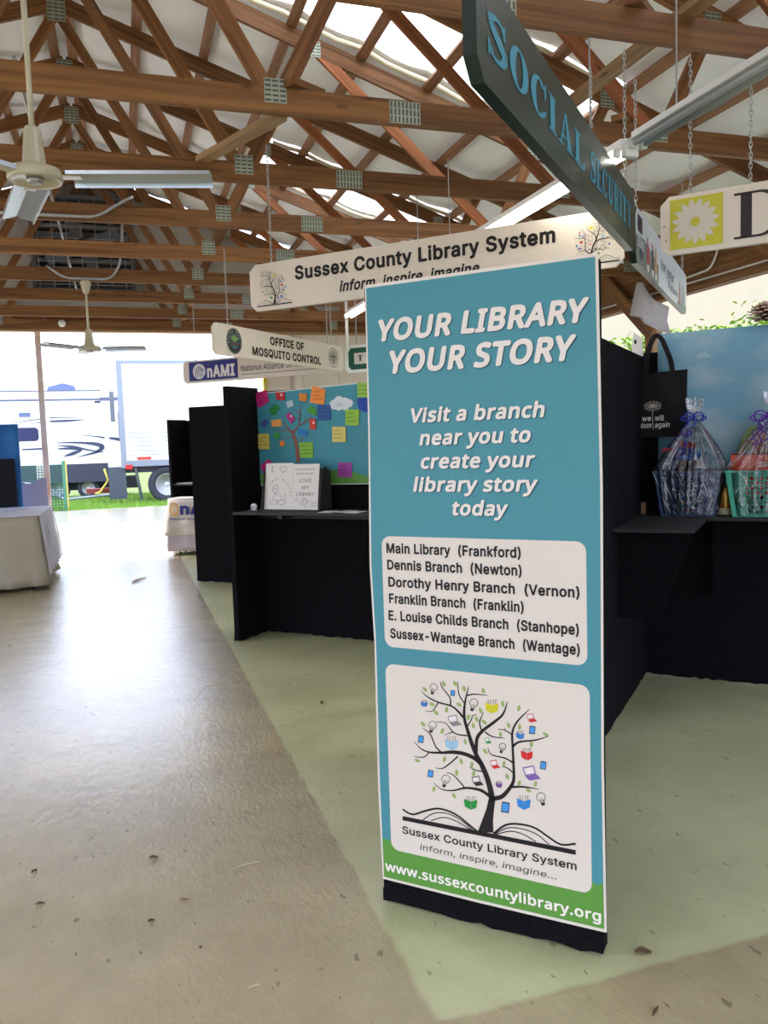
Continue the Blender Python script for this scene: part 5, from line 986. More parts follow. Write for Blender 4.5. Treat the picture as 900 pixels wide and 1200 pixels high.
# ------------------------------------------------------------------ teal poster in left booth
HL = [0.00971449281, -0.000440552269, -2.64402304, 0.000755991419, -0.0081151725, 5.7676561, 0.000651151122, -0.00013392844]
po = thing('tree_poster', 'teal paper poster with a brown tree and coloured notes on it', 'poster', (1.03, 6.75, 0), -45)
def pc(x, y): return H(HL, 290+x/6, 440+y/6)
m = MB(); m.prism([(.035, 1.23), (1.55, 1.24), (1.55, 2.03), (.035, 1.985)], -.006, -.002)
m.build('backing_paper', mat('white_poster_edge', (226, 226, 224), .6), po)
m = MB(); nn = 30; vs = []
for i in range(nn+1):
    for j in range(13):
        s_ = .047+1.5*i/nn; z = 1.243+(.735+.045*i/nn)*j/12
        vs.append((s_, -.0095-.002*sin(s_*9+j*.7), z))
m.add(vs, [(i*13+j, (i+1)*13+j, (i+1)*13+j+1, i*13+j+1) for i in range(nn) for j in range(12)]); m.build('teal_paper', mat('teal_paper', (58, 142, 158), .6, var=.1, vscale=3), po, smooth=True)
m = MB()
pts = [(.047, 1.243), (1.547, 1.243), (1.547, 1.33)]+[(1.547-.1*i, 1.325+.03*sin(i*1.1)) for i in range(1, 15)]+[(.047, 1.32)]
m.poly(pts, -.0125, (92, 148, 62)); m.build('paper_grass', PRINT, po)
m = MB(); BR = (138, 84, 62)
for pts, ws in (([(362, 610), (358, 540), (345, 460), (325, 405)], [26, 28, 24, 18]), ([(325, 405), (295, 375), (270, 345), (262, 320)], [16, 12, 8, 4]), ([(325, 400), (350, 375), (370, 335), (375, 270), (378, 200)], [14, 10, 8, 6, 3]),
                ([(372, 350), (410, 330), (435, 305), (460, 290)], [8, 6, 5, 3]), ([(410, 330), (420, 295)], [5, 3]), ([(372, 265), (350, 255), (330, 243)], [5, 4, 3]), ([(285, 388), (240, 385), (185, 382)], [7, 5, 3]), ([(335, 440), (290, 435), (240, 440)], [7, 5, 3]), ([(370, 480), (385, 455), (395, 440)], [6, 4, 3])):
    sp = smooth_line([(a[0], a[1], b) for a, b in zip(pts, ws)], 4)
    m.stroke([pc(a, b) for a, b, c in sp], [c*.0013 for a, b, c in sp], -.0135, BR)
m.build('paper_tree', PRINT, po)
notes = [([(55,130),(140,100),(158,185),(85,230)],(196,40,120)),([(78,412),(160,410),(163,518),(80,518)],(206,190,96)),([(465,75),(557,97),(545,207),(447,190)],(236,140,56)),
 ([(500,205),(593,208),(590,315),(500,315)],(38,84,150)),([(697,240),(792,240),(790,353),(697,350)],(142,190,60)),([(603,360),(697,360),(700,468),(605,468)],(214,198,112)),([(372,470),(468,468),(470,578),(378,578)],(130,184,58)),
 ([(645,610),(742,612),(740,715),(642,715)],(158,72,160)),([(98,635),(150,590),(175,600),(170,700),(130,705)],(200,40,120)),([(780,50),(870,50),(870,155),(782,155)],(140,188,70)),
 ([(205,118),(272,120),(270,175),(210,172)],(196,48,48)),([(372,125),(428,130),(425,182),(372,178)],(214,126,44)),([(280,185),(325,172),(335,215),(290,228)],(176,196,206)),
 ([(160,250),(205,200),(238,225),(195,282)],(44,140,66)),([(428,235),(455,210),(500,250),(485,285),(435,258)],(70,150,50)),([(275,285),(300,255),(345,300),(318,342)],(172,48,130)),
 ([(175,315),(245,305),(248,355),(180,362)],(226,158,84)),([(92,345),(130,305),(158,325),(128,372)],(70,84,150)),([(445,308),(485,303),(488,378),(448,378)],(206,56,44)),([(368,372),(430,385),(425,430),(362,410)],(30,122,190)),
 ([(185,430),(210,395),(238,410),(225,450)],(60,150,56)),([(232,462),(268,460),(272,492),(240,500)],(230,128,50))]
for p, c in notes:
    mm = MB(); q = [pc(*a) for a in p]; mm.prism(q[::-1], -.018, -.015, c)
    if max(a[0] for a in p)-min(a[0] for a in p) > 75:
        x0_ = sum(a[0] for a in q)/len(q); z0_ = sum(a[1] for a in q)/len(q); random.seed(int(p[0][0]))
        for r in range(3):
            zz = z0_+.03-.03*r; mm.poly(rect(x0_-.045, x0_+random.uniform(.01, .05), zz, zz+.004), -.0188, tuple(int(v*.55) for v in c))
    elif len(p) == 4 and c[0] > 150 and c[1] < 60:
        mm.disc(sum(a[0] for a in q)/4+.01, sum(a[1] for a in q)/4+.01, .012, .012, -.0188, (230, 180, 180), 10)
    mm.build('paper_note', PRINT, po)
m = MB()
for cx, cy, r in ((620, 205, 34), (650, 178, 32), (690, 195, 38), (720, 195, 28), (600, 198, 14), (650, 222, 24), (695, 222, 24)):
    x_, z_ = pc(cx, cy); m.disc(x_, z_, r*.00135, r*.00115, -.0145-.0003*(cx % 7), (214, 220, 224), 20)
m.build('paper_cloud', PRINT, po)
m = MB(); x_, z_ = pc(850, 190); m.disc(x_, z_, .09, .075, -.0145, (24, 70, 160), 24); m.build('blue_paper_shape', PRINT, po)
# wire loop on top of the partition
m = MB().tube([(.12+.03*cos(a), .02, 2.03+.035*sin(a)) for a in [i*pi/8-.5*pi for i in range(16)]], .0025, 6, closed=True)
o = m.build('wire_loop', GREYM, backL, smooth=True); 

# ------------------------------------------------------------------ left booth counter items
hd = thing('coloring_sheet_display', 'dark display stand holding two white colouring sheets on the left counter', 'display stand', (.90+.465*.7071, 6.50-.465*.7071, 1.045), -45)
tilt = Matrix.Rotation(radians(-9), 4, 'X')
m = MB()
for s_ in (-1, 1):
    pr = [(-.045, .0), (-.045, .02), (.02, .3), (.06, .34), (.14, .3), (.14, 0)]
    m.add([(s_*.27, a-.0, b) for a, b in pr]+[(s_*.262, a, b) for a, b in pr], [tuple(range(6)), tuple(range(11, 5, -1))]+[(i, (i+1)%6, 6+(i+1)%6, 6+i) for i in range(6)])
m.box(-.27, .27, -.045, .14, 0, .012); m.box(-.27, .27, .0, .006, .0, .33, M=tilt)
m.box(-.27, .27, .05, .056, 0, .33)
m.build('holder', mat('dark_cardboard', (40, 34, 32), .7), hd)
for s_, (a, b) in enumerate(((-.262, -.004), (.0, .235))):
    mm = MB(); mm.box(a, b, -.012-.003*s_, -.008-.003*s_, .012, .375-.01*s_, (222, 218, 212), M=tilt)
    q = MB(); INK = (90, 88, 92); yy = -.0128-.003*s_
    if s_ == 0:
        text(q, 'I', a+.055, a+.068, .31, .04, yy, INK, 0)
        q.stroke(smooth_line([(a+.165, .30), (a+.135, .328), (a+.145, .35), (a+.165, .338), (a+.185, .352), (a+.197, .328), (a+.165, .30)], 4), .003, yy, INK)
        arctext(q, 'CHILDREN READING', a+.13, .14, .115, radians(195), radians(-15), .024, yy, INK, 0)
        for cx_, cz_, rx_, rz_ in ((.1, .17, .03, .035), (.1, .16, .02, .022), (.12, .1, .045, .03), (.09, .07, .04, .02), (.16, .07, .04, .022), (.19, .1, .012, .03), (.1, .19, .025, .015)):
            q.ring(a+cx_, cz_, rx_, rz_, .0022, yy, INK, 18)
        q.stroke([(a+.12, .06), (a+.16, .045), (a+.2, .06)], .0025, yy, INK)
    else:
        q.poly(rect(a+.02, a+.2, .318, .33), yy, (190, 186, 182)); text(q, 'SUSSEX COUNTY', a+.025, a+.195, .283, .014, yy, INK, 0)
        text(q, 'LOVE', a+.06, a+.17, .222, .03, yy, INK, -.0); text(q, 'MY', a+.085, a+.15, .168, .028, yy, INK); text(q, 'LIBRARY', a+.035, a+.195, .12, .026, yy, INK)
        q.stroke([(a+.105, .105), (a+.15, .08), (a+.12, .035), (a+.075, .06), (a+.105, .105)], .004, yy, INK)
        q.stroke([(a+.108, .09), (a+.13, .078), (a+.115, .055), (a+.095, .068), (a+.108, .09)], .003, yy, INK)
        st = [(a+.04+(.016 if i % 2 == 0 else .007)*sin(i*pi/5), .085+(.018 if i % 2 == 0 else .008)*cos(i*pi/5)) for i in range(11)]
        q.stroke(st, .0022, yy, INK)
        q.stroke(smooth_line([(a+.195, .035), (a+.175, .058), (a+.183, .07), (a+.195, .062), (a+.207, .07), (a+.215, .056), (a+.195, .035)], 4), .0022, yy, INK)
    mm.add([tilt @ Vector(v) for v in q.v], q.f); mm.c = mm.c[:6]+q.c
    mm.build('colouring_sheet', PRINT, hd)
or_ = thing('ornament', 'small white face ornament beside the display stand', 'ornament', (.90+.10*.7071, 6.50-.10*.7071, 1.045), -45)
MB().sphere((0, 0, .03), .032, sc3=(1, .7, .95)).build('head', WHITEM, or_, smooth=True)
m = MB()
for s_ in (-1, 1): m.sphere((s_*.012, -.021, .035), .005, 8, 6)
m.sphere((0, -.023, .024), .004, 8, 6); m.build('face', mat('ink_black', (25, 25, 25), .5), or_)
MB().box(-.05, .05, -.02, .02, 0, .006).build('base', mat('grey_base', (120, 120, 120), .5), or_)
for i, (s_, yy, a, c, lab) in enumerate(((.80, -.02, 8, (206, 206, 200), 'pale leaflet just right of the display stand'), (.93, .02, -6, (186, 200, 196), 'greenish leaflet second from the display stand'), (1.04, -.03, 4, (214, 210, 204), 'white leaflet third from the display stand'), (1.25, .0, -3, (176, 140, 108), 'tan leaflet on the left counter beside the banner edge'))):
    o = MB().box(-.055, .055, -.08, .08, 0, .003, c).build('leaflet', PRINT); o.location = (.90+s_*.7071+yy*.7071, 6.50-s_*.7071+yy*.7071, 1.0455+.0003*i); o.rotation_euler = (0, 0, radians(-45+a)); tag(o, lab, 'leaflet', 'leaflets on the left counter')

# ------------------------------------------------------------------ right booth: paper, tote, baskets
bp_ = thing('blue_backdrop_paper', 'light blue backdrop paper with faint clouds behind the gift baskets', 'backdrop', (3.12, 4.39, 0), -45)
m = MB(); vs = []; nn = 46
for i in range(nn+1):
    for j in range(23):
        s_ = .105+2.1*i/nn; z = 1.08+1.085*j/22
        vs.append((s_, -.012-.004*sin(s_*13+z*3)-.003*sin(z*11+s_*5), z))
m.add(vs, [(i*23+j, (i+1)*23+j, (i+1)*23+j+1, i*23+j+1) for i in range(nn) for j in range(22)])
bluep = mat('sky_blue_paper', (128, 172, 192), .55)
t = bluep.node_tree; tc = t.nodes.new('ShaderNodeTexCoord'); mp = t.nodes.new('ShaderNodeMapping'); mp.inputs['Scale'].default_value = (1.4, 1, 2.6); mp.inputs['Rotation'].default_value = (0, .5, 0)
n_ = t.nodes.new('ShaderNodeTexNoise'); n_.inputs['Scale'].default_value = 1.7; n_.inputs['Detail'].default_value = 5; cr = t.nodes.new('ShaderNodeValToRGB')
cr.color_ramp.elements[0].position = .45; cr.color_ramp.elements[0].color = lin((112, 162, 186))+(1,); cr.color_ramp.elements[1].position = .66; cr.color_ramp.elements[1].color = lin((160, 182, 190))+(1,)
t.links.new(tc.outputs['Object'], mp.inputs[0]); t.links.new(mp.outputs[0], n_.inputs[0]); t.links.new(n_.outputs[0], cr.inputs[0]); t.links.new(cr.outputs[0], t.nodes['Principled BSDF'].inputs['Base Color'])
o = m.build('paper', bluep, bp_, smooth=True); sm = o.modifiers.new('s', 'SOLIDIFY'); sm.thickness = .001
MB().box(.11, 2.2, -.006, -.002, 2.0, 2.16).build('stiffener', mat('foam_board', (150, 180, 190), .7), bp_)

tb = thing('tote_bag', 'black cloth tote bag printed we will bloom again, hanging in the corner', 'bag', (3.12-.045, 4.37-.045, 0), -45)
FAB = mat('black_tote_fabric', (22, 22, 24), .8, bump=.3, bscale=200, spec=.25)
m = MB(); nx_, nz_ = 12, 12; fr = []
for side in (-1, 1):
    vs = []
    for i in range(nx_+1):
        for j in range(nz_+1):
            u = i/nx_; v = j/nz_
            bulge = .022*sin(pi*u)*(.4+.6*sin(pi*min(1, v*1.1)))+.004*sin(9*u+4*v)
            vs.append((-.012+.282*u+.003*sin(7*v), side*(bulge+.006), 1.53+(.392+.012*u)*v))
    m.add(vs, [(i*(nz_+1)+j, (i+1)*(nz_+1)+j, (i+1)*(nz_+1)+j+1, i*(nz_+1)+j+1) for i in range(nx_) for j in range(nz_)])
for u in (-.012, .27):
    m.add([(u, -.007, 1.53), (u, .007, 1.53), (u, .007, 1.93), (u, -.007, 1.93)], [(0, 1, 2, 3)])
m.add([(-.012, -.007, 1.53), (.27, -.007, 1.53), (.27, .007, 1.53), (-.012, .007, 1.53)], [(0, 1, 2, 3)])
m.build('bag_body', FAB, tb, smooth=False)
for yy in (-.016, .012):
    pts = smooth_line([(.03, 1.9), (.035, 1.99), (.05, 2.08), (.085, 2.145), (.12, 2.13), (.155, 2.05), (.178, 1.98), (.186, 1.905)], 5)
    mm = MB(); vs = []
    for i, (a, b) in enumerate(pts):
        A = pts[max(i-1, 0)]; B = pts[min(i+1, len(pts)-1)]; dx, dz = B[0]-A[0], B[1]-A[1]; L = sqrt(dx*dx+dz*dz); nx2, nz2 = -dz/L, dx/L
        vs += [(a+nx2*.0135, yy, b+nz2*.0135), (a-nx2*.0135, yy-.002, b-nz2*.0135)]
    mm.add(vs, [(2*i, 2*i+1, 2*i+3, 2*i+2) for i in range(len(pts)-1)])
    o = mm.build('handle', FAB, tb); q = o.modifiers.new('s', 'SOLIDIFY'); q.thickness = .003
K = (206, 200, 186); yp = -.0335
for s_, a, b, z_ in (('we', .01, .066, 1.632), ('will', .086, .142, 1.632), ('bloom', -.006, .068, 1.59), ('again', .086, .175, 1.59)): line(tb, s_, a, b, z_, .033, yp, (226, 222, 212), .006, .1, name='printed_word')
m = MB()
m.stroke(smooth_line([(.075, 1.7), (.073, 1.65), (.078, 1.58)], 4), .003, yp, K)
for i in range(13):
    a = 2*pi*i/13; cx_, cz_ = .075+.028*cos(a), 1.722+.017*sin(a)
    L = .024; pts = [(cx_+L*cos(a)*cos(t_)-.006*sin(a)*sin(t_), cz_+L*.62*sin(a)*cos(t_)+.006*cos(a)*sin(t_)) for t_ in [2*pi*q/12 for q in range(13)]]
    m.stroke(pts, .0018, yp, K)
m.ring(.075, 1.722, .012, .005, .0018, yp, K, 14)
m.build('printed_flower', PRINT, tb)
ct = thing('care_label_card', 'white card with a dark blot sticking up at the booth corner', 'card', (3.12-.02, 4.37-.02, 2.035), -45)
m = MB(); m.prism([(-.062, .0), (.01, -.0), (.0, .115), (-.05, .15)], -.002, .001, (218, 214, 214)); m.disc(-.038, .09, .008, .014, -.003, (30, 30, 34), 14); m.build('card', PRINT, ct)

def basket(label, s_, dpt, col, group, w=.35, ht=.262):
    bx, by = 3.02, 4.27
    b = thing('gift_basket', label, 'gift basket', (bx+s_*.7071, by-s_*.7071, 1.0605), -45, group)
    PL = mat('basket_plastic_'+group.split()[0]+str(col[0]), col, .35, spec=.5)
    wb = w*.80; D = .23; Db = .18
    # four tapered walls; front and back have pierced middles
    m = MB(); th = .004
    def P(u, v, y_sign):   # u -1..1 across, v 0..1 up
        ww = (wb+(w-wb)*v)/2; dd = (Db+(D-Db)*v)/2
        return (u*ww, y_sign*dd, ht*v)
    for ys in (-1, 1):
        for ua, ub in ((-1, -.5), (.5, 1)):
            n = 4
            for q in range(n):
                u0, u1 = ua+(ub-ua)*q/n, ua+(ub-ua)*(q+1)/n
                m.add([P(u0, 0, ys), P(u1, 0, ys), P(u1, 1, ys), P(u0, 1, ys)], [(0, 1, 2, 3)])
        m.add([P(-.5, 0, ys), P(.5, 0, ys), P(.5, .06, ys), P(-.5, .06, ys)], [(0, 1, 2, 3)]); m.add([P(-.5, .9, ys), P(.5, .9, ys), P(.5, 1, ys), P(-.5, 1, ys)], [(0, 1, 2, 3)])
        nx2, nz2 = 7, 8     # pierced lattice: quads with round-ish holes
        for i in range(nx2):
            for j in range(nz2):
                u0 = -.5+1.0*i/nx2; u1 = u0+1.0/nx2; v0 = .06+.84*j/nz2; v1 = v0+.84/nz2; uc, vc = (u0+u1)/2, (v0+v1)/2
                c4 = [P(u0, v0, ys), P(u1, v0, ys), P(u1, v1, ys), P(u0, v1, ys)]
                if (i+j) % 2 == 0:
                    ru, rv = (u1-u0)*.42, (v1-v0)*.42; inn = [P(uc+ru*cos(pi*q/4-3*pi/4), vc+rv*sin(pi*q/4-3*pi/4), ys) for q in range(8)]
                    vs = c4+inn; m.add(vs, [(0, 1, 6, 5, 4), (1, 2, 8, 7, 6), (2, 3, 10, 9, 8), (3, 0, 4, 11, 10)])
                else:
                    ru, rv = (u1-u0)*.38, (v1-v0)*.13; ru2, rv2 = (u1-u0)*.13, (v1-v0)*.42
                    inn = [P(uc-ru, vc, ys), P(uc-ru2, vc-rv, ys), P(uc, vc-rv2, ys), P(uc+ru2, vc-rv, ys), P(uc+ru, vc, ys), P(uc+ru2, vc+rv, ys), P(uc, vc+rv2, ys), P(uc-ru2, vc+rv, ys)]
                    vs = c4+inn; m.add(vs, [(0, 1, 7, 6, 5), (1, 2, 9, 8, 7), (2, 3, 11, 10, 9), (3, 0, 5, 4, 11)])
    for xs in (-1, 1):
        m.add([P(xs, 0, -1), P(xs, 0, 1), P(xs, 1, 1), P(xs, 1, -1)], [(0, 1, 2, 3)])
    m.add([P(-1, 0, -1), P(1, 0, -1), P(1, 0, 1), P(-1, 0, 1)], [(0, 1, 2, 3)])
    o = m.build('basket_body', PL, b); q = o.modifiers.new('s', 'SOLIDIFY'); q.thickness = th; q.offset = 0
    rim = [P(-1, 1, -1), P(1, 1, -1), P(1, 1, 1), P(-1, 1, 1)]
    mm = MB()
    for i in range(4): mm.bar(rim[i], rim[(i+1) % 4], .02, .012)
    mm.build('rim', PL, b)
    return b, P
CEL = bpy.data.materials.new('cellophane'); CEL.use_nodes = True
t = CEL.node_tree; t.nodes.clear(); o_ = t.nodes.new('ShaderNodeOutputMaterial'); a_ = t.nodes.new('ShaderNodeBsdfTransparent'); g_ = t.nodes.new('ShaderNodeBsdfGlossy'); g_.inputs['Roughness'].default_value = .12; g_.inputs['Color'].default_value = (1, 1, 1, 1)
mi = t.nodes.new('ShaderNodeMixShader'); fr_ = t.nodes.new('ShaderNodeFresnel'); fr_.inputs[0].default_value = 1.6; bu = t.nodes.new('ShaderNodeBump'); bu.inputs['Strength'].default_value = 1.0; bu.inputs['Distance'].default_value = .02
nz = t.nodes.new('ShaderNodeTexNoise'); nz.inputs['Scale'].default_value = 22; nz.inputs['Detail'].default_value = 5; tc = t.nodes.new('ShaderNodeTexCoord'); t.links.new(tc.outputs['Object'], nz.inputs[0]); t.links.new(nz.outputs[0], bu.inputs['Height'])
ml = t.nodes.new('ShaderNodeMath'); ml.operation = 'MULTIPLY_ADD'; ml.inputs[1].default_value = 1.3; ml.inputs[2].default_value = .02; t.links.new(fr_.outputs[0], ml.inputs[0])
t.links.new(bu.outputs[0], g_.inputs['Normal']); t.links.new(bu.outputs[0], fr_.inputs['Normal']); t.links.new(ml.outputs[0], mi.inputs[0]); t.links.new(a_.outputs[0], mi.inputs[1]); t.links.new(g_.outputs[0], mi.inputs[2]); t.links.new(mi.outputs[0], o_.inputs[0])
def cello(b, w, ht, top, tx, seed):
    rnd = random.Random(seed); m = MB(); n = 72; rows = []
    fold = [rnd.uniform(-1, 1) for _ in range(n)]
    levels = [(.012, .86), (ht*.5, 1.0), (ht*1.0, 1.12), (ht*1.2, 1.0), (ht*1.2+(top-ht*1.2)*.35, .72), (ht*1.2+(top-ht*1.2)*.65, .42), (top-.02, .12), (top, .05), (top+.02, .1), (top+.06, .26), (top+.11, .3)]
    for li, (z, k) in enumerate(levels):
        for i in range(n):
            a = 2*pi*i/n; c_, s_ = cos(a), sin(a)
            r_ = 1/max(abs(c_), abs(s_))**.55
            am = .10 if li < 6 else .3
            kk = k*(1+am*fold[i]*(.4 if li < 3 else 1))
            rows.append((tx*min(1, li/6)+c_*r_*kk*w/2*(1 if li < 7 else .8), s_*r_*kk*(.13 if li < 6 else .11), z+(.012*fold[(i*7) % n] if li > 8 or li == 0 else 0)))
    m.add(rows, [(l*n+i, l*n+(i+1) % n, (l+1)*n+(i+1) % n, (l+1)*n+i) for l in range(len(levels)-1) for i in range(n)])
    wr = m.build('cellophane_wrap', CEL, b)
    cr_ = MB()
    for q in range(26):       # highlights along the film's creases, built as white tubes gathered at the tie
        a = rnd.uniform(0, 2*pi); j = rnd.uniform(-.25, .25); pts = []
        lo = rnd.uniform(0, .35); hi = rnd.uniform(lo+.25, 1)
        for k_ in range(9):
            u = lo+(hi-lo)*k_/8; rr = (1-u)*1.03+.06; aa = a+j*sin(2.2*u)
            c_, s_ = cos(aa), sin(aa); sq = 1/max(abs(c_), abs(s_))**.5
            pts.append((tx*u+c_*sq*rr*w/2*1.02, s_*sq*rr*.137, ht*1.02+(top-ht*1.02)*u))
        cr_.tube(pts, [.0004+.0011*sin(pi*min(.97, max(.03, i_/8))) for i_ in range(9)], 4)
    for q in range(12):
        x_ = rnd.uniform(-.42, .42)*w; z_ = rnd.uniform(.02, ht*.8); L_ = rnd.uniform(.03, .09); d_ = rnd.uniform(-.6, .6)
        cr_.tube([(x_+d_*L_*t_, -.134, z_+L_*t_*(1-.3*d_)) for t_ in (0, .35, .7, 1)], [.0004, .0013, .001, .0004], 4)
    tag(cr_.build('crease_highlight', mat('film_highlight', (236, 238, 242), .2, spec=.8), wr), kind='stuff')
    return wr
def ribbon(b, tx, top, col, seed, curls=5, big=.05):
    rnd = random.Random(seed); R_ = mat('ribbon_%d' % seed, col, .25, spec=.7)
    m = MB()
    def strip3(pts, w_):
        vs = []
        for i, p in enumerate(pts):
            p = Vector(p); d = Vector(pts[min(i+1, len(pts)-1)])-Vector(pts[max(i-1, 0)]); d.normalize(); sd = d.cross(Vector((.2, -.5, .85))).normalized()
            vs += [p+sd*w_/2, p-sd*w_/2]
        m.add(vs, [(2*i, 2*i+1, 2*i+3, 2*i+2) for i in range(len(pts)-1)])
    for s_ in (-1, 1):
        for q in range(2):
            strip3([(tx+s_*big*(1-cos(t_))*.6*(1+q*.3), -.05-.01*q, top+big*.55*sin(t_)*(1-.4*q)-.01*q) for t_ in [2*pi*k/14 for k in range(15)]], .014)
    for c_ in range(curls):
        x0_ = rnd.uniform(-.03, .03); dx = rnd.uniform(-.09, .07); L = rnd.uniform(.1, .2); ph = rnd.uniform(0, 6)
        strip3([(tx+x0_+dx*k/22+.012*cos(k*.75+ph), -.06-.012*sin(k*.75+ph)-.05*k/22, top-L*k/22) for k in range(23)], .008)
    o = m.build('ribbon_bow', R_, b, smooth=True); q = o.modifiers.new('s', 'SOLIDIFY'); q.thickness = .0008
b1, P1 = basket('blue plastic gift basket in cellophane with a blue bow', .29, .1, (50, 70, 104), 'gift baskets on the right counter', w=.37)
m = MB()
m.box(-.13, -.02, -.03, .02, .05, .4, (40, 50, 130), M=Matrix.Rotation(.12, 4, 'Y')); m.box(.0, .12, -.04, .0, .05, .36, (30, 90, 170), M=Matrix.Rotation(-.15, 4, 'Y'))
m.box(-.06, .05, -.07, -.05, .05, .33, (60, 40, 40)); m.box(-.16, -.05, .03, .05, .1, .43, (150, 40, 60), M=Matrix.Rotation(.2, 4, 'Y'))
m.build('boxed_gifts', PRINT, b1)
m = MB(); rnd = random.Random(5)
for i in range(40): m.sphere((rnd.uniform(-.13, .13), rnd.uniform(-.075, .06), rnd.uniform(.02, .24)), rnd.uniform(.012, .024), 8, 5, col=rnd.choice([(190, 60, 50), (200, 190, 190), (70, 60, 60), (210, 150, 70), (60, 70, 140), (180, 180, 190)]))
tag(m.build('wrapped_treats', PRINT, b1), kind='stuff')
m = MB(); m.poly([(.02, .28), (.1, .28), (.075, .36), (.06, .33), (.04, .37)], -.062, (226, 226, 230)); m.ring(-.11, .37, .045, .035, .012, -.062, (190, 40, 50), 14, .3, 2.6); m.build('gift_decoration', PRINT, b1)
cello(b1, .37, .262, .585, .03, 4); ribbon(b1, .03, .585, (40, 50, 170), 4, 3, .045)
b2, P2 = basket('mint green plastic gift basket in cellophane with curled purple ribbon', .69, .1, (66, 172, 142), 'gift baskets on the right counter', w=.38)
m = MB(); m.box(-.165, .12, -.065, -.03, .12, .365, (222, 78, 48)); text(m, 'S', -.02, .03, .285, .03, -.0658, (240, 220, 210), .03); m.box(-.165, .12, -.0655, -.064, .355, .365, (90, 30, 30)); m.build('orange_gift_box', PRINT, b2)
m = MB(); rnd = random.Random(9)
m.tube([(-.13, 0, .33), (-.09, 0, .45), (-.06, 0, .5), (-.0, 0, .5)], .022, 8, (120, 140, 90)); m.sphere((-.02, 0, .42), .07, 12, 8, (1, .8, 1), (170, 120, 80)); m.sphere((.06, .0, .4), .06, 12, 8, (1, .8, 1), (140, 120, 60)); m.sphere((-.08, -.01, .4), .045, 10, 7, (1, .8, 1), (110, 110, 80))
m.build('soft_toy', PRINT, b2, smooth=True)
m = MB()
for i in range(40): m.sphere((rnd.uniform(-.13, .13), rnd.uniform(-.06, .06), rnd.uniform(.02, .22)), rnd.uniform(.012, .024), 8, 5, col=rnd.choice([(150, 50, 60), (60, 60, 70), (210, 160, 60), (90, 60, 60), (200, 180, 160)]))
tag(m.build('wrapped_treats', PRINT, b2), kind='stuff')
cello(b2, .37, .262, .60, .05, 9); ribbon(b2, .02, .575, (92, 40, 160), 9, 7, .055)
gj = thing('gold_tin', 'golden tin standing between the two gift baskets', 'tin', (3.02+.487*.7071+.05, 4.27-.487*.7071+.05, 1.0605), -45)
MB().lathe([(.04, 0), (.045, .01), (.045, .16), (.04, .17)], 20).build('tin', mat('gold_tin', (190, 140, 60), .35, .6), gj, smooth=True)
MB().lathe([(.046, .0), (.047, .03), (.046, .04)], 20).build('label_band', mat('pale_label', (220, 206, 160), .5), gj)
ob = thing('small_box', 'small brown paper box in the dark corner left of the blue basket', 'box', (3.02+.03*.7071+.03, 4.27-.03*.7071+.06, 1.0605), -45)
MB().box(-.02, .02, -.02, .02, 0, .07).build('box', mat('kraft', (150, 110, 80), .7), ob)
pcn = thing('pinecone', 'brown pinecone with pale scale tips on top of the blue paper', 'pinecone', (3.12+.70*.7071, 4.37-.70*.7071, 2.175), -45)
m = MB(); c1, c2 = (96, 62, 48), (214, 180, 166)
m.sphere((0, 0, .05), .035, 10, 8, (1.2, 1, 1.1), (70, 46, 38))
for i in range(95):
    ph = i*2.39996; v = i/95; el = -.5+1.9*v; rr = .054+.014*cos(el)+.008*((i*7) % 3-1)
    d = Vector((cos(ph)*cos(el), sin(ph)*cos(el), sin(el))); s_ = Vector((-sin(ph), cos(ph), 0)); c0 = Vector((0, 0, .05))
    base = c0+d*.03; tip = c0+Vector((d.x*1.35, d.y*1.2, d.z))*rr; up = d.cross(s_)*.004
    m.add([base-s_*.009, base+s_*.009, tip+s_*.015, tip-s_*.015], [(0, 1, 2, 3)], c1); m.add([tip+s_*.015, tip-s_*.015, tip-s_*.01+up*1.6+d*.008, tip+s_*.01+up*1.6+d*.008], [(0, 1, 2, 3)], c2)
o = m.build('scales', PRINT, pcn); q = o.modifiers.new('s', 'SOLIDIFY'); q.thickness = .003

# white cloth over the knee brace
wc = thing('draped_cloth', 'white cloth draped over the wooden knee brace under the picture board', 'cloth', (5.78, 0, 0))
pts = [(8.204, 3.31), (8.044, 3.279), (7.967, 3.131), (7.80, 3.03), (7.622, 2.931), (7.60, 2.78), (7.594, 2.641), (7.72, 2.68), (7.846, 2.723), (8.0, 2.81), (8.159, 2.903), (8.273, 2.941)]
m = MB(); N = len(pts); cy_ = sum(p[0] for p in pts)/N; cz_ = sum(p[1] for p in pts)/N
rings = []
for k in (0, .35, .7, 1.0):
    rings.append([(-.03*cos(3.1*i+4*k)*k-.02, cy_+(a-cy_)*k, cz_+(b-cz_)*k) for i, (a, b) in enumerate(pts)])
vs = [p for r in rings for p in r]
m.add(vs, [(l*N+i, l*N+(i+1) % N, (l+1)*N+(i+1) % N, (l+1)*N+i) for l in range(3) for i in range(N)])
o = m.build('cloth', CLOTHW, wc, smooth=True); q = o.modifiers.new('s', 'SOLIDIFY'); q.thickness = .006

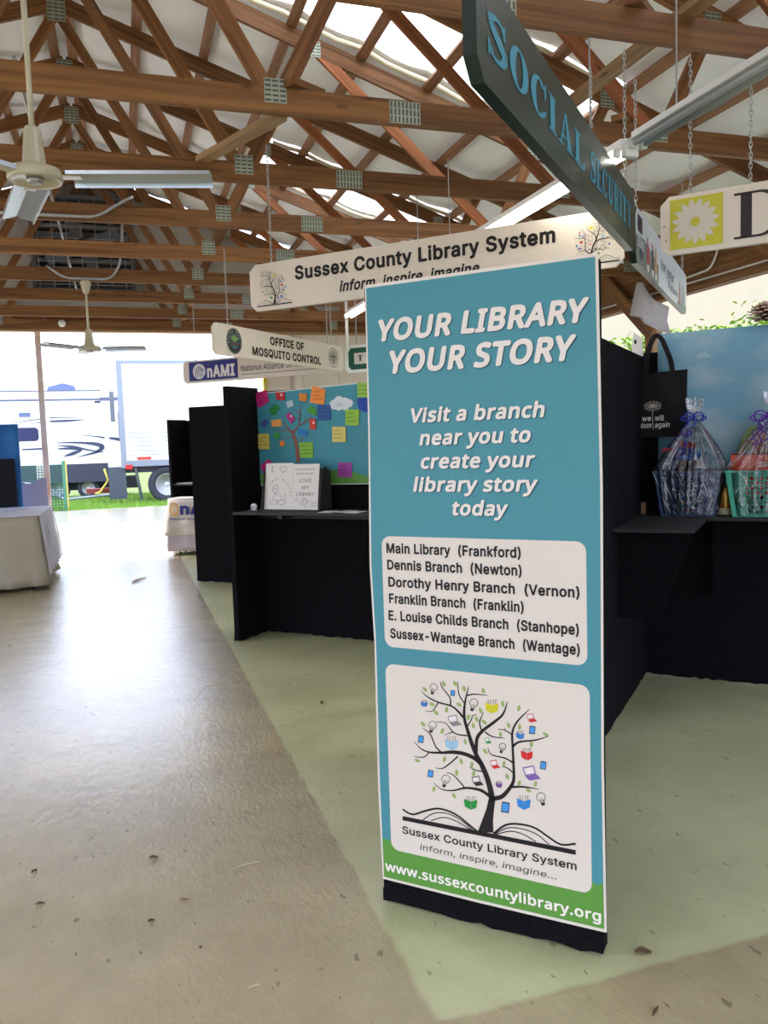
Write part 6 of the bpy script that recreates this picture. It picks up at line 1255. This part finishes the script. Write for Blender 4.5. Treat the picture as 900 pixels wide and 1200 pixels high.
# ------------------------------------------------------------------ left side: table, backdrops
def draped_table(name, label, x, y, yaw, W, D, z, material, drop=.78, flare=.06, cat='table', seed=1):
    t_ = thing(name, label, cat, (x, y, 0), yaw)
    MB().box(.03, W-.03, .03, D-.03, z-.035, z-.01).build('tabletop', WHITEM, t_)
    for a in (.1, W-.1):
        for b in (.1, D-.1):
            MB().tube([(a, b, 0), (a, b, z-.03)], .014, 8).build('leg', mat('black_leg', (26, 26, 28), .4), t_, smooth=True)
    return t_
def drape(owner, W, D, z, z_bot, material, flare, seed, name='tablecloth', folds=9):
    rnd = random.Random(seed); per = []
    n1, n2 = 26, 16
    for i in range(n1): per.append((W*i/n1, 0, 0, -1))
    for i in range(n2): per.append((W, D*i/n2, 1, 0))
    for i in range(n1): per.append((W*(1-i/n1), D, 0, 1))
    for i in range(n2): per.append((0, D*(1-i/n2), -1, 0))
    N = len(per); m = MB(); rows = []; rnd2 = [rnd.uniform(0, 6) for _ in range(7)]
    for l in range(9):
        k = l/8
        for i, (a, b, nx, ny) in enumerate(per):
            f_ = sin(i*2*pi*folds/N+1.3*sin(k*2))*.5+.5*sin(i*2*pi*(folds*1.7)/N+2)
            off = flare*k+.045*k*f_+.018*sin(3.1*k*4+i*.9+rnd2[i % 7])*k
            cx_ = W/2-a; 
            zb = z_bot(a, b) if callable(z_bot) else z_bot
            rows.append((a+nx*off+(0 if nx else (a-W/2)*.02*k), b+ny*off, z+(zb-z)*k))
    m.add(rows, [(l*N+i, l*N+(i+1) % N, (l+1)*N+(i+1) % N, (l+1)*N+i) for l in range(8) for i in range(N)])
    m.add([rows[i] for i in range(N)], [tuple(range(N))])
    o = m.build(name, material, owner, smooth=False)
    for p in o.data.polygons: p.use_smooth = len(p.vertices) == 4
    q = o.modifiers.new('s', 'SOLIDIFY'); q.thickness = .003
    return o
tb1 = draped_table('display_table', 'long table under a cream cloth at the left edge', -2.7, 9.92, 0, 1.74, 1.75, .84, None)
cl = thing('tablecloth', 'cream cloth draped over the table at the left edge', 'tablecloth', (-2.7, 9.92, 0))
drape(cl, 1.74, 1.75, .848, lambda a, b: .02 if a < .9 else .05, CLOTHC, .06, 3, 'cloth')
m = MB(); vs = []
for i in range(11):
    for j in range(15):
        vs.append((1.05+.735*i/10+(.055 if i == 10 else 0), -.05+1.85*j/14, .855+(-.0 if i < 10 else -.02)))
m = MB(); m.box(.9, 1.76, -.012, 1.77, .851, .855)
for k in range(18):
    y_ = -.01+k*1.78/18; d = .05+.015*sin(k*1.9)
    m.add([(1.76, y_, .854), (1.76, y_+.1, .854), (1.76+d+.01, y_+.1, .45), (1.76+d, y_, .45), (1.78+d, y_, .18), (1.79+d, y_+.1, .16)], [(0, 1, 2, 3), (3, 2, 5, 4)])
m.build('white_runner', CLOTHW, cl)
rnd = random.Random(2)
for i in range(7):
    c = rnd.choice([(220, 220, 226), (200, 206, 220), (180, 190, 210), (230, 226, 220)])
    o = MB().box(-.09, .09, -.06, .06, 0, .008+.01*(i % 3), c).build('leaflet', PRINT)
    o.location = (-1.95+.11*i, 10.2+rnd.uniform(0, 1.3), .858); o.rotation_euler = (0, 0, rnd.uniform(-.5, .5))
    tag(o, ['pale', 'second pale', 'third pale', 'fourth', 'fifth', 'sixth', 'last'][i]+' leaflet from the left on the white runner of the left table', 'leaflet', 'leaflets on the left table')
bg_ = thing('crumpled_bag', 'small crumpled white paper ball on the left table', 'paper', (-1.62, 11.1, .86))
m = MB(); m.sphere((0, 0, .04), .06, 10, 7, (1.4, 1, .7)); m.v = [(a*(1+.2*sin(31*a+17*c)), b, max(0, c*(1+.2*sin(23*a+9*b)))) for a, b, c in m.v]; m.build('paper', PAPER, bg_)
bl = thing('blue_backdrop', 'tall blue cloth backdrop behind the left table', 'backdrop', (-2.9, 12.0, 0))
m = MB(); vs = []
for i in range(31):
    for j in range(9):
        x_ = 1.58*i/30; vs.append((x_, -.015*sin(x_*21)-.008*sin(x_*53), .01+1.95*j/8+.0*x_))
m.add(vs, [(i*9+j, (i+1)*9+j, (i+1)*9+j+1, i*9+j+1) for i in range(30) for j in range(8)])
o = m.build('cloth', mat('royal_blue_cloth', (36, 110, 180), .7, var=.1, vscale=3), bl, smooth=True); q = o.modifiers.new('s', 'SOLIDIFY'); q.thickness = .03; q.offset = 1
bb = thing('black_display_board', 'black upright board standing in front of the blue backdrop', 'board', (-2.9, 11.86, .858))
MB().box(0, 1.52, 0, .02, 0, .64).build('board', mat('matt_black', (14, 15, 20), .9), bb)
lv = thing('lavender_barrier', 'greyish lavender half-height panel beside the left table', 'panel', (-1.42, 12.75, 0))
MB().prism([(0, .0), (.365, 0), (.345, 1.2), (.25, 1.19), (.14, 1.13), (.06, 1.13), (0, 1.17)][::1], 0, .03).build('panel', mat('lavender_grey', (178, 170, 188), .7), lv)

# NAMI table near the doorway
tn = draped_table('display_table', 'small table under a white NAMI cloth beside the far booth', .60, 12.28, -30, 1.2, .38, .83, None)
cn = thing('tablecloth', 'white cloth printed NAMI over the far booth table', 'tablecloth', (.60, 12.28, 0), -30)
drape(cn, 1.2, .38, .836, .30, mat('ivory_cloth', (222, 214, 206), .8), .07, 8, 'cloth', 6)
drape(cn, 1.14, .32, .82, .06, mat('lilac_cloth', (206, 196, 214), .8), .03, 5, 'under_cloth', 7)
m = MB(); m.ring(.13, .68, .075, .1, .025, -.083, (226, 180, 90), 20); m.ring(.15, .68, .045, .065, .012, -.084, (226, 180, 90), 20)
m.build('round_emblem', PRINT, cn); line(cn, 'nAMI', .22, .95, .6, .17, -.083, (38, 52, 130), .04); line(cn, 'National Alliance on Mental Illness', .06, 1.1, .525, .035, -.088, (38, 52, 130), .01)

# ------------------------------------------------------------------ outside: truck trailer, camper, fence
WBODY = mat('white_body_paint', (236, 238, 240), .35, spec=.5); TYRE = mat('tyre_rubber', (56, 60, 70), .85); ALU = mat('aluminium', (140, 150, 166), .45, .5); DGR = mat('dark_grey_paint', (56, 60, 78), .6)
def wheel(parent, x, y, z, r, w_):
    Mx = Matrix.Translation((x, y, z)) @ Matrix.Rotation(pi/2, 4, 'X')
    o = MB().lathe([(r*.62, -w_/2), (r*.93, -w_/2), (r, -w_*.35), (r, w_*.35), (r*.93, w_/2), (r*.62, w_/2), (r*.62, -w_/2)], 36, M=Mx).build('tyre', TYRE, parent, smooth=True)
    k = MB().lathe([(r*.62, w_*.42), (r*.58, w_*.46), (r*.55, w_*.3), (r*.38, w_*.2), (r*.3, w_*.3), (r*.15, w_*.32), (r*.12, w_*.45), (.01, w_*.46)], 32, M=Mx)
    k.build('wheel_rim', mat('wheel_white', (200, 204, 212), .4, .2), o, smooth=True)
    h = MB()
    for i in range(8):
        a = 2*pi*i/8; h.lathe([(r*.06, .0), (r*.06, .02)], 8, M=Matrix.Translation((x+r*.46*cos(a), y-w_*.27, z+r*.46*sin(a))) @ Matrix.Rotation(pi/2, 4, 'X'))
    h.build('hand_hole', mat('hole_dark', (46, 48, 54), .8), o)
tt = thing('truck_trailer', 'white box truck trailer parked on the grass beyond the doorway', 'trailer', (-.03, 25.5, -.06))
MB().box(0, 12, 0, 2.5, 1.28, 4.25).build('cargo_body', WBODY, tt)
m = MB()
for i in range(6): m.box(.22, 11.8, -.012, .0, 1.48+i*.13, 1.50+i*.13)
m.build('side_rib', mat('pale_rib', (140, 148, 160), .5), tt)
MB().box(-.02, .14, -.03, .1, 1.1, 4.3).build('corner_post', ALU, tt)
MB().box(.1, 11.9, -.02, .02, 4.2, 4.3).build('roof_rail', ALU, tt)
MB().box(.0, 12, -.025, .05, 1.14, 1.32).build('bottom_rail', ALU, tt)
MB().box(.45, .85, -.03, -.024, 1.34, 1.42).build('reflector_strip', mat('reflective_red', (214, 60, 44), .3), tt)
MB().box(.1, .3, -.04, -.024, 1.06, 1.2).build('marker_light', mat('marker_red', (190, 40, 40), .3), tt)
MB().box(.1, 11.8, .2, 2.3, .95, 1.14).build('chassis', DGR, tt)
wheel(tt, 1.28, .2, .56, .56, .3); wheel(tt, 2.55, .2, .56, .56, .3)
MB().box(-.4, .1, .05, .5, .18, 1.14).build('mud_flap', mat('mud_flap', (72, 80, 94), .7), tt)
m = MB(); m.tube([(.38, .0, 1.1), (.52, .0, .12)], .045, 8); m.build('landing_leg', mat('leg_steel', (74, 84, 84), .6), tt)
MB().box(-.25, -.12, .3, .5, 2.5, 3.4).build('rear_hinge', mat('hinge_dark', (100, 106, 116), .5), tt)

rv = thing('camper', 'long white camper with grey swooshes parked behind the trailer', 'camper', (-9.5, 30, -.06))
def rx(v): return v+9.5
m = MB(); m.prism([(rx(-9.5), 1.0), (rx(.9), 1.0), (rx(1.0), 2.2), (rx(.9), 3.65), (rx(-.6), 3.72), (rx(-9.5), 3.72)], 0, 2.5); m.build('body', WBODY, rv)
m = MB(); m.box(rx(-9.4), rx(.9), -.02, 0, 3.4, 3.46); m.box(rx(-9.4), rx(-.6), -.03, 0, 3.72, 3.76); m.box(rx(-.65), rx(.4), -.03, 0, 3.38, 3.5); m.build('trim_rail', mat('grey_trim', (90, 96, 124), .4), rv)
m = MB(); m.box(rx(-9.4), rx(-.5), -.015, 0, .58, 1.22); m.build('skirt', DGR, rv)
MB().box(rx(-9.4), rx(.5), .3, 2.2, .3, .7).build('underframe', mat('under_black', (34, 36, 42), .8), rv)
m = MB(); SW = (66, 72, 100)
def U(x, y): # photograph crop measure -> camper side
    px_, py_ = x/5.625, 430+y/5.625
    return (rx(-3.79+px_*.02715), 3.72-(py_-458)*.0304)
for p in ([(345, 478), (500, 480), (600, 490), (660, 505), (668, 520), (640, 545), (590, 548), (570, 525), (500, 505), (430, 498), (350, 492), (440, 492), (560, 498), (600, 510), (580, 530), (600, 540)],):
    pass
for pts, ws in (([(345, 482), (440, 482), (540, 488), (620, 500), (650, 520), (600, 550), (480, 575)], [4, 9, 14, 22, 26, 14, 3]), ([(350, 500), (450, 508), (540, 530), (660, 552)], [3, 12, 10, 3]), ([(385, 570), (450, 552), (510, 535)], [3, 20, 6]),
                ([(310, 322), (400, 322), (500, 325)], [6, 5, 2]), ([(310, 345), (430, 344), (550, 338)], [10, 12, 2]), ([(60, 355), (150, 340), (250, 330)], [2, 4, 5]), ([(180, 358), (250, 352)], [2, 5]), ([(115, 518), (270, 516)], [8, 10]), ([(520, 440), (600, 446), (670, 458)], [3, 6, 10]), ([(700, 460), (760, 470), (830, 488)], [12, 18, 14]),
                ([(350, 520), (430, 520), (510, 533)], [6, 14, 8])):
    sp = smooth_line([(a[0], a[1], b) for a, b in zip(pts, ws)], 4)
    m.stroke([U(a, b) for a, b, c in sp], [c*.0062 for a, b, c in sp], -.012, SW)
m.build('swoosh_decals', PRINT, rv)
m = MB(); m.prism([(a, b) for a, b in rrect(U(70, 0)[0], U(230, 0)[0], U(0, 466)[1], U(0, 382)[1], .12)], -.03, 0); m.build('window', mat('tinted_glass', (30, 38, 84), .3, spec=.4), rv)
MB().box(U(112, 0)[0], U(185, 0)[0], -.03, 0, U(0, 315)[1], U(0, 288)[1]).build('vent', mat('vent_blue', (96, 108, 150), .5), rv)
MB().box(U(615, 0)[0], U(655, 0)[0], -.05, 0, U(0, 234)[1], U(0, 222)[1]).build('awning_lamp', DGR, rv)
MB().box(U(770, 0)[0], U(800, 0)[0], -.08, 0, U(0, 460)[1], U(0, 290)[1]).build('ladder_box', DGR, rv)
m = MB(); m.prism([(U(290, 0)[0], 3.76), (U(485, 0)[0], 3.76), (U(480, 0)[0], 3.95), (U(400, 0)[0], 4.05), (U(300, 0)[0], 3.92)], .6, 1.4); m.build('air_conditioner', mat('ac_grey', (84, 98, 140), .5), rv)
wheel(rv, rx(-1.2), .25, .36, .36, .24); wheel(rv, rx(-2.15), .25, .36, .36, .24)
# hitch tangle between the vehicles
ht = thing('tow_hitch', 'low metal tow hitch with hoses on the grass left of the trailer', 'hitch', (-1.3, 26.0, -.06))
m = MB(); m.tube([(-1.0, .2, .5), (-.4, 0, .22), (.9, 0, .3), (1.4, 0, .32)], .04, 8); m.tube([(-1.6, .4, .75), (-.9, .2, .65), (-.55, 0, .25)], .035, 8); m.build('tow_bar', ALU, ht, smooth=True)
MB().box(.2, 1.1, .1, .4, .35, .5).build('crossmember', mat('red_paint', (130, 48, 48), .5), ht)
MB().tube([(.75, -.05, 1.1), (.85, -.05, .75), (.6, -.05, .4), (.45, -.05, .35)], .03, 8).build('hose', mat('yellow_hose', (214, 196, 80), .5), ht, smooth=True)
MB().tube([(-1.8, .5, .1), (-1.8, .5, .55)], .03, 8).build('jack', GALV, ht)
# green mesh fence just off the slab
fn = thing('mesh_fence', 'green plastic mesh fence outside behind the left booth', 'fence', (-4.2, 23.55, -.06))
def strands():
    v = MB(); hh = MB()
    x = 0
    while x < 2.7:
        v.box(x, x+.02, 0, .006, .02, 1.32); x += .075
    z = .05
    while z < 1.32: hh.box(0, 2.72, -.002, .004, z, z+.02); z += .075
    return v, hh
v, hh = strands(); MG = mat('green_plastic_mesh', (30, 84, 70), .6)
tag(v.build('vertical_strands', MG, fn), kind='stuff'); tag(hh.build('horizontal_strands', MG, fn), kind='stuff')
for x_ in (.0, 1.35, 2.62):
    MB().box(x_, x_+.09, -.03, .05, 0, 1.4).build('fence_post', mat('green_post', (64, 124, 96), .6), fn)
MB().box(2.71, 2.74, -.03, .05, 0, 1.42).build('yellow_edge', mat('yellow_tape', (200, 180, 80), .5), fn)
MB().box(1.98, 2.3, .07, .13, .8, 1.6).build('white_board', WHITEM, fn)
cb = thing('utility_cable', 'thin cable and pole standing outside between camper and trailer', 'cable', (.16, 24.9, -.06))

bpy.data.objects.remove(cb)
# ------------------------------------------------------------------ small litter on the floor
def litter(name, label, x, y, build, yaw=0, cat='litter', group='litter on the floor'):
    o = build(); o.location = (x, y, .001); o.rotation_euler = (0, 0, radians(yaw)); tag(o, label, cat, group); return o
DRY = mat('dry_leaf', (112, 86, 62), .8, var=.3, vscale=60); STRAW = mat('straw', (196, 180, 150), .7)
def leaf(w_, l, h, mt=DRY):
    def f():
        m = MB(); n = 6; vs = []
        for i in range(n+1):
            u = i/n; ww = w_*sin(pi*min(1, max(.04, u)))*.5+.001
            for s_ in (-1, 0, 1): vs.append(((u-.5)*l, s_*ww, h*(abs(s_)*.9+.3*sin(5*u))+.001))
        m.add(vs, [(i*3+j, (i+1)*3+j, (i+1)*3+j+1, i*3+j+1) for i in range(n) for j in range(2)])
        o = m.build('dry_leaf', mt, smooth=True); q = o.modifiers.new('s', 'SOLIDIFY'); q.thickness = .0012; q.offset = 1; return o
    return f
def twig(l, r, curve, mt, name='twig'):
    return lambda: MB().tube([((u-.5)*l, curve*sin(pi*u), r+.0005) for u in [i/8 for i in range(9)]], [r*(.4+.6*sin(pi*min(.95, max(.05, i/8)))) for i in range(9)], 6).build(name, mt, smooth=True)
LIT = [('twig', 'long pale straw lying on the tan floor left of the banner foot', 0.349, 2.915, 'twig', 12, 0.13, 0.0025, 0.012), ('twig', 'short dark twig left of the long straw', 0.117, 2.769, 'twig', -25, 0.035, 0.002, 0.003), ('dry_leaf', 'small dark dry leaf left of the long straw near the floor glare', 0.026, 3.107, 'leaf', 0, 0.02, 0.03, 0.006), ('dry_leaf', 'tiny brown leaf below the short dark twig', 0.003, 2.679, 'leaf', 20, 0.016, 0.022, 0.004), ('dry_leaf', 'dark curled leaf at the left of the floor', -0.4, 3.167, 'leaf', 60, 0.012, 0.03, 0.006), ('dry_leaf', 'flat dark leaf scrap at far left of the floor', -0.358, 2.923, 'leaf', 0, 0.014, 0.03, 0.004), ('twig', 'short pale straw near the bottom edge of the picture', 0.275, 2.232, 'twig', 10, 0.04, 0.002, 0.003), ('dry_leaf', 'brown bark chip right beside the foot of the banner panel', 1.403, 1.975, 'leaf', -20, 0.03, 0.05, 0.008), ('dry_leaf', 'thin dark leaf scrap near the bottom right corner', 1.281, 1.751, 'leaf', 35, 0.008, 0.05, 0.003), ('dry_leaf', 'tiny leaf on the green floor behind the banner', 1.058, 4.666, 'leaf', 80, 0.02, 0.06, 0.004), ('dry_leaf', 'dark speck of leaf near the bottom centre', 0.145, 2.475, 'leaf', 80, 0.008, 0.016, 0.003), ('twig', 'pale twig on the floor in front of the far doorway', 0.104, 10.012, 'twig', 60, 0.35, 0.012, 0.03), ('dry_leaf', 'small leaf on the green floor under the left counter', 1.013, 6.907, 'leaf', 30, 0.03, 0.05, 0.004)]
for nm, lab, x, y, kind, yaw, a, b, c in LIT:
    if kind == 'twig': litter(nm, lab, x, y, twig(a, b, c, STRAW if 'pale' in lab else DRY, nm), yaw)
    else: litter(nm, lab, x, y, leaf(a, b, c), yaw)
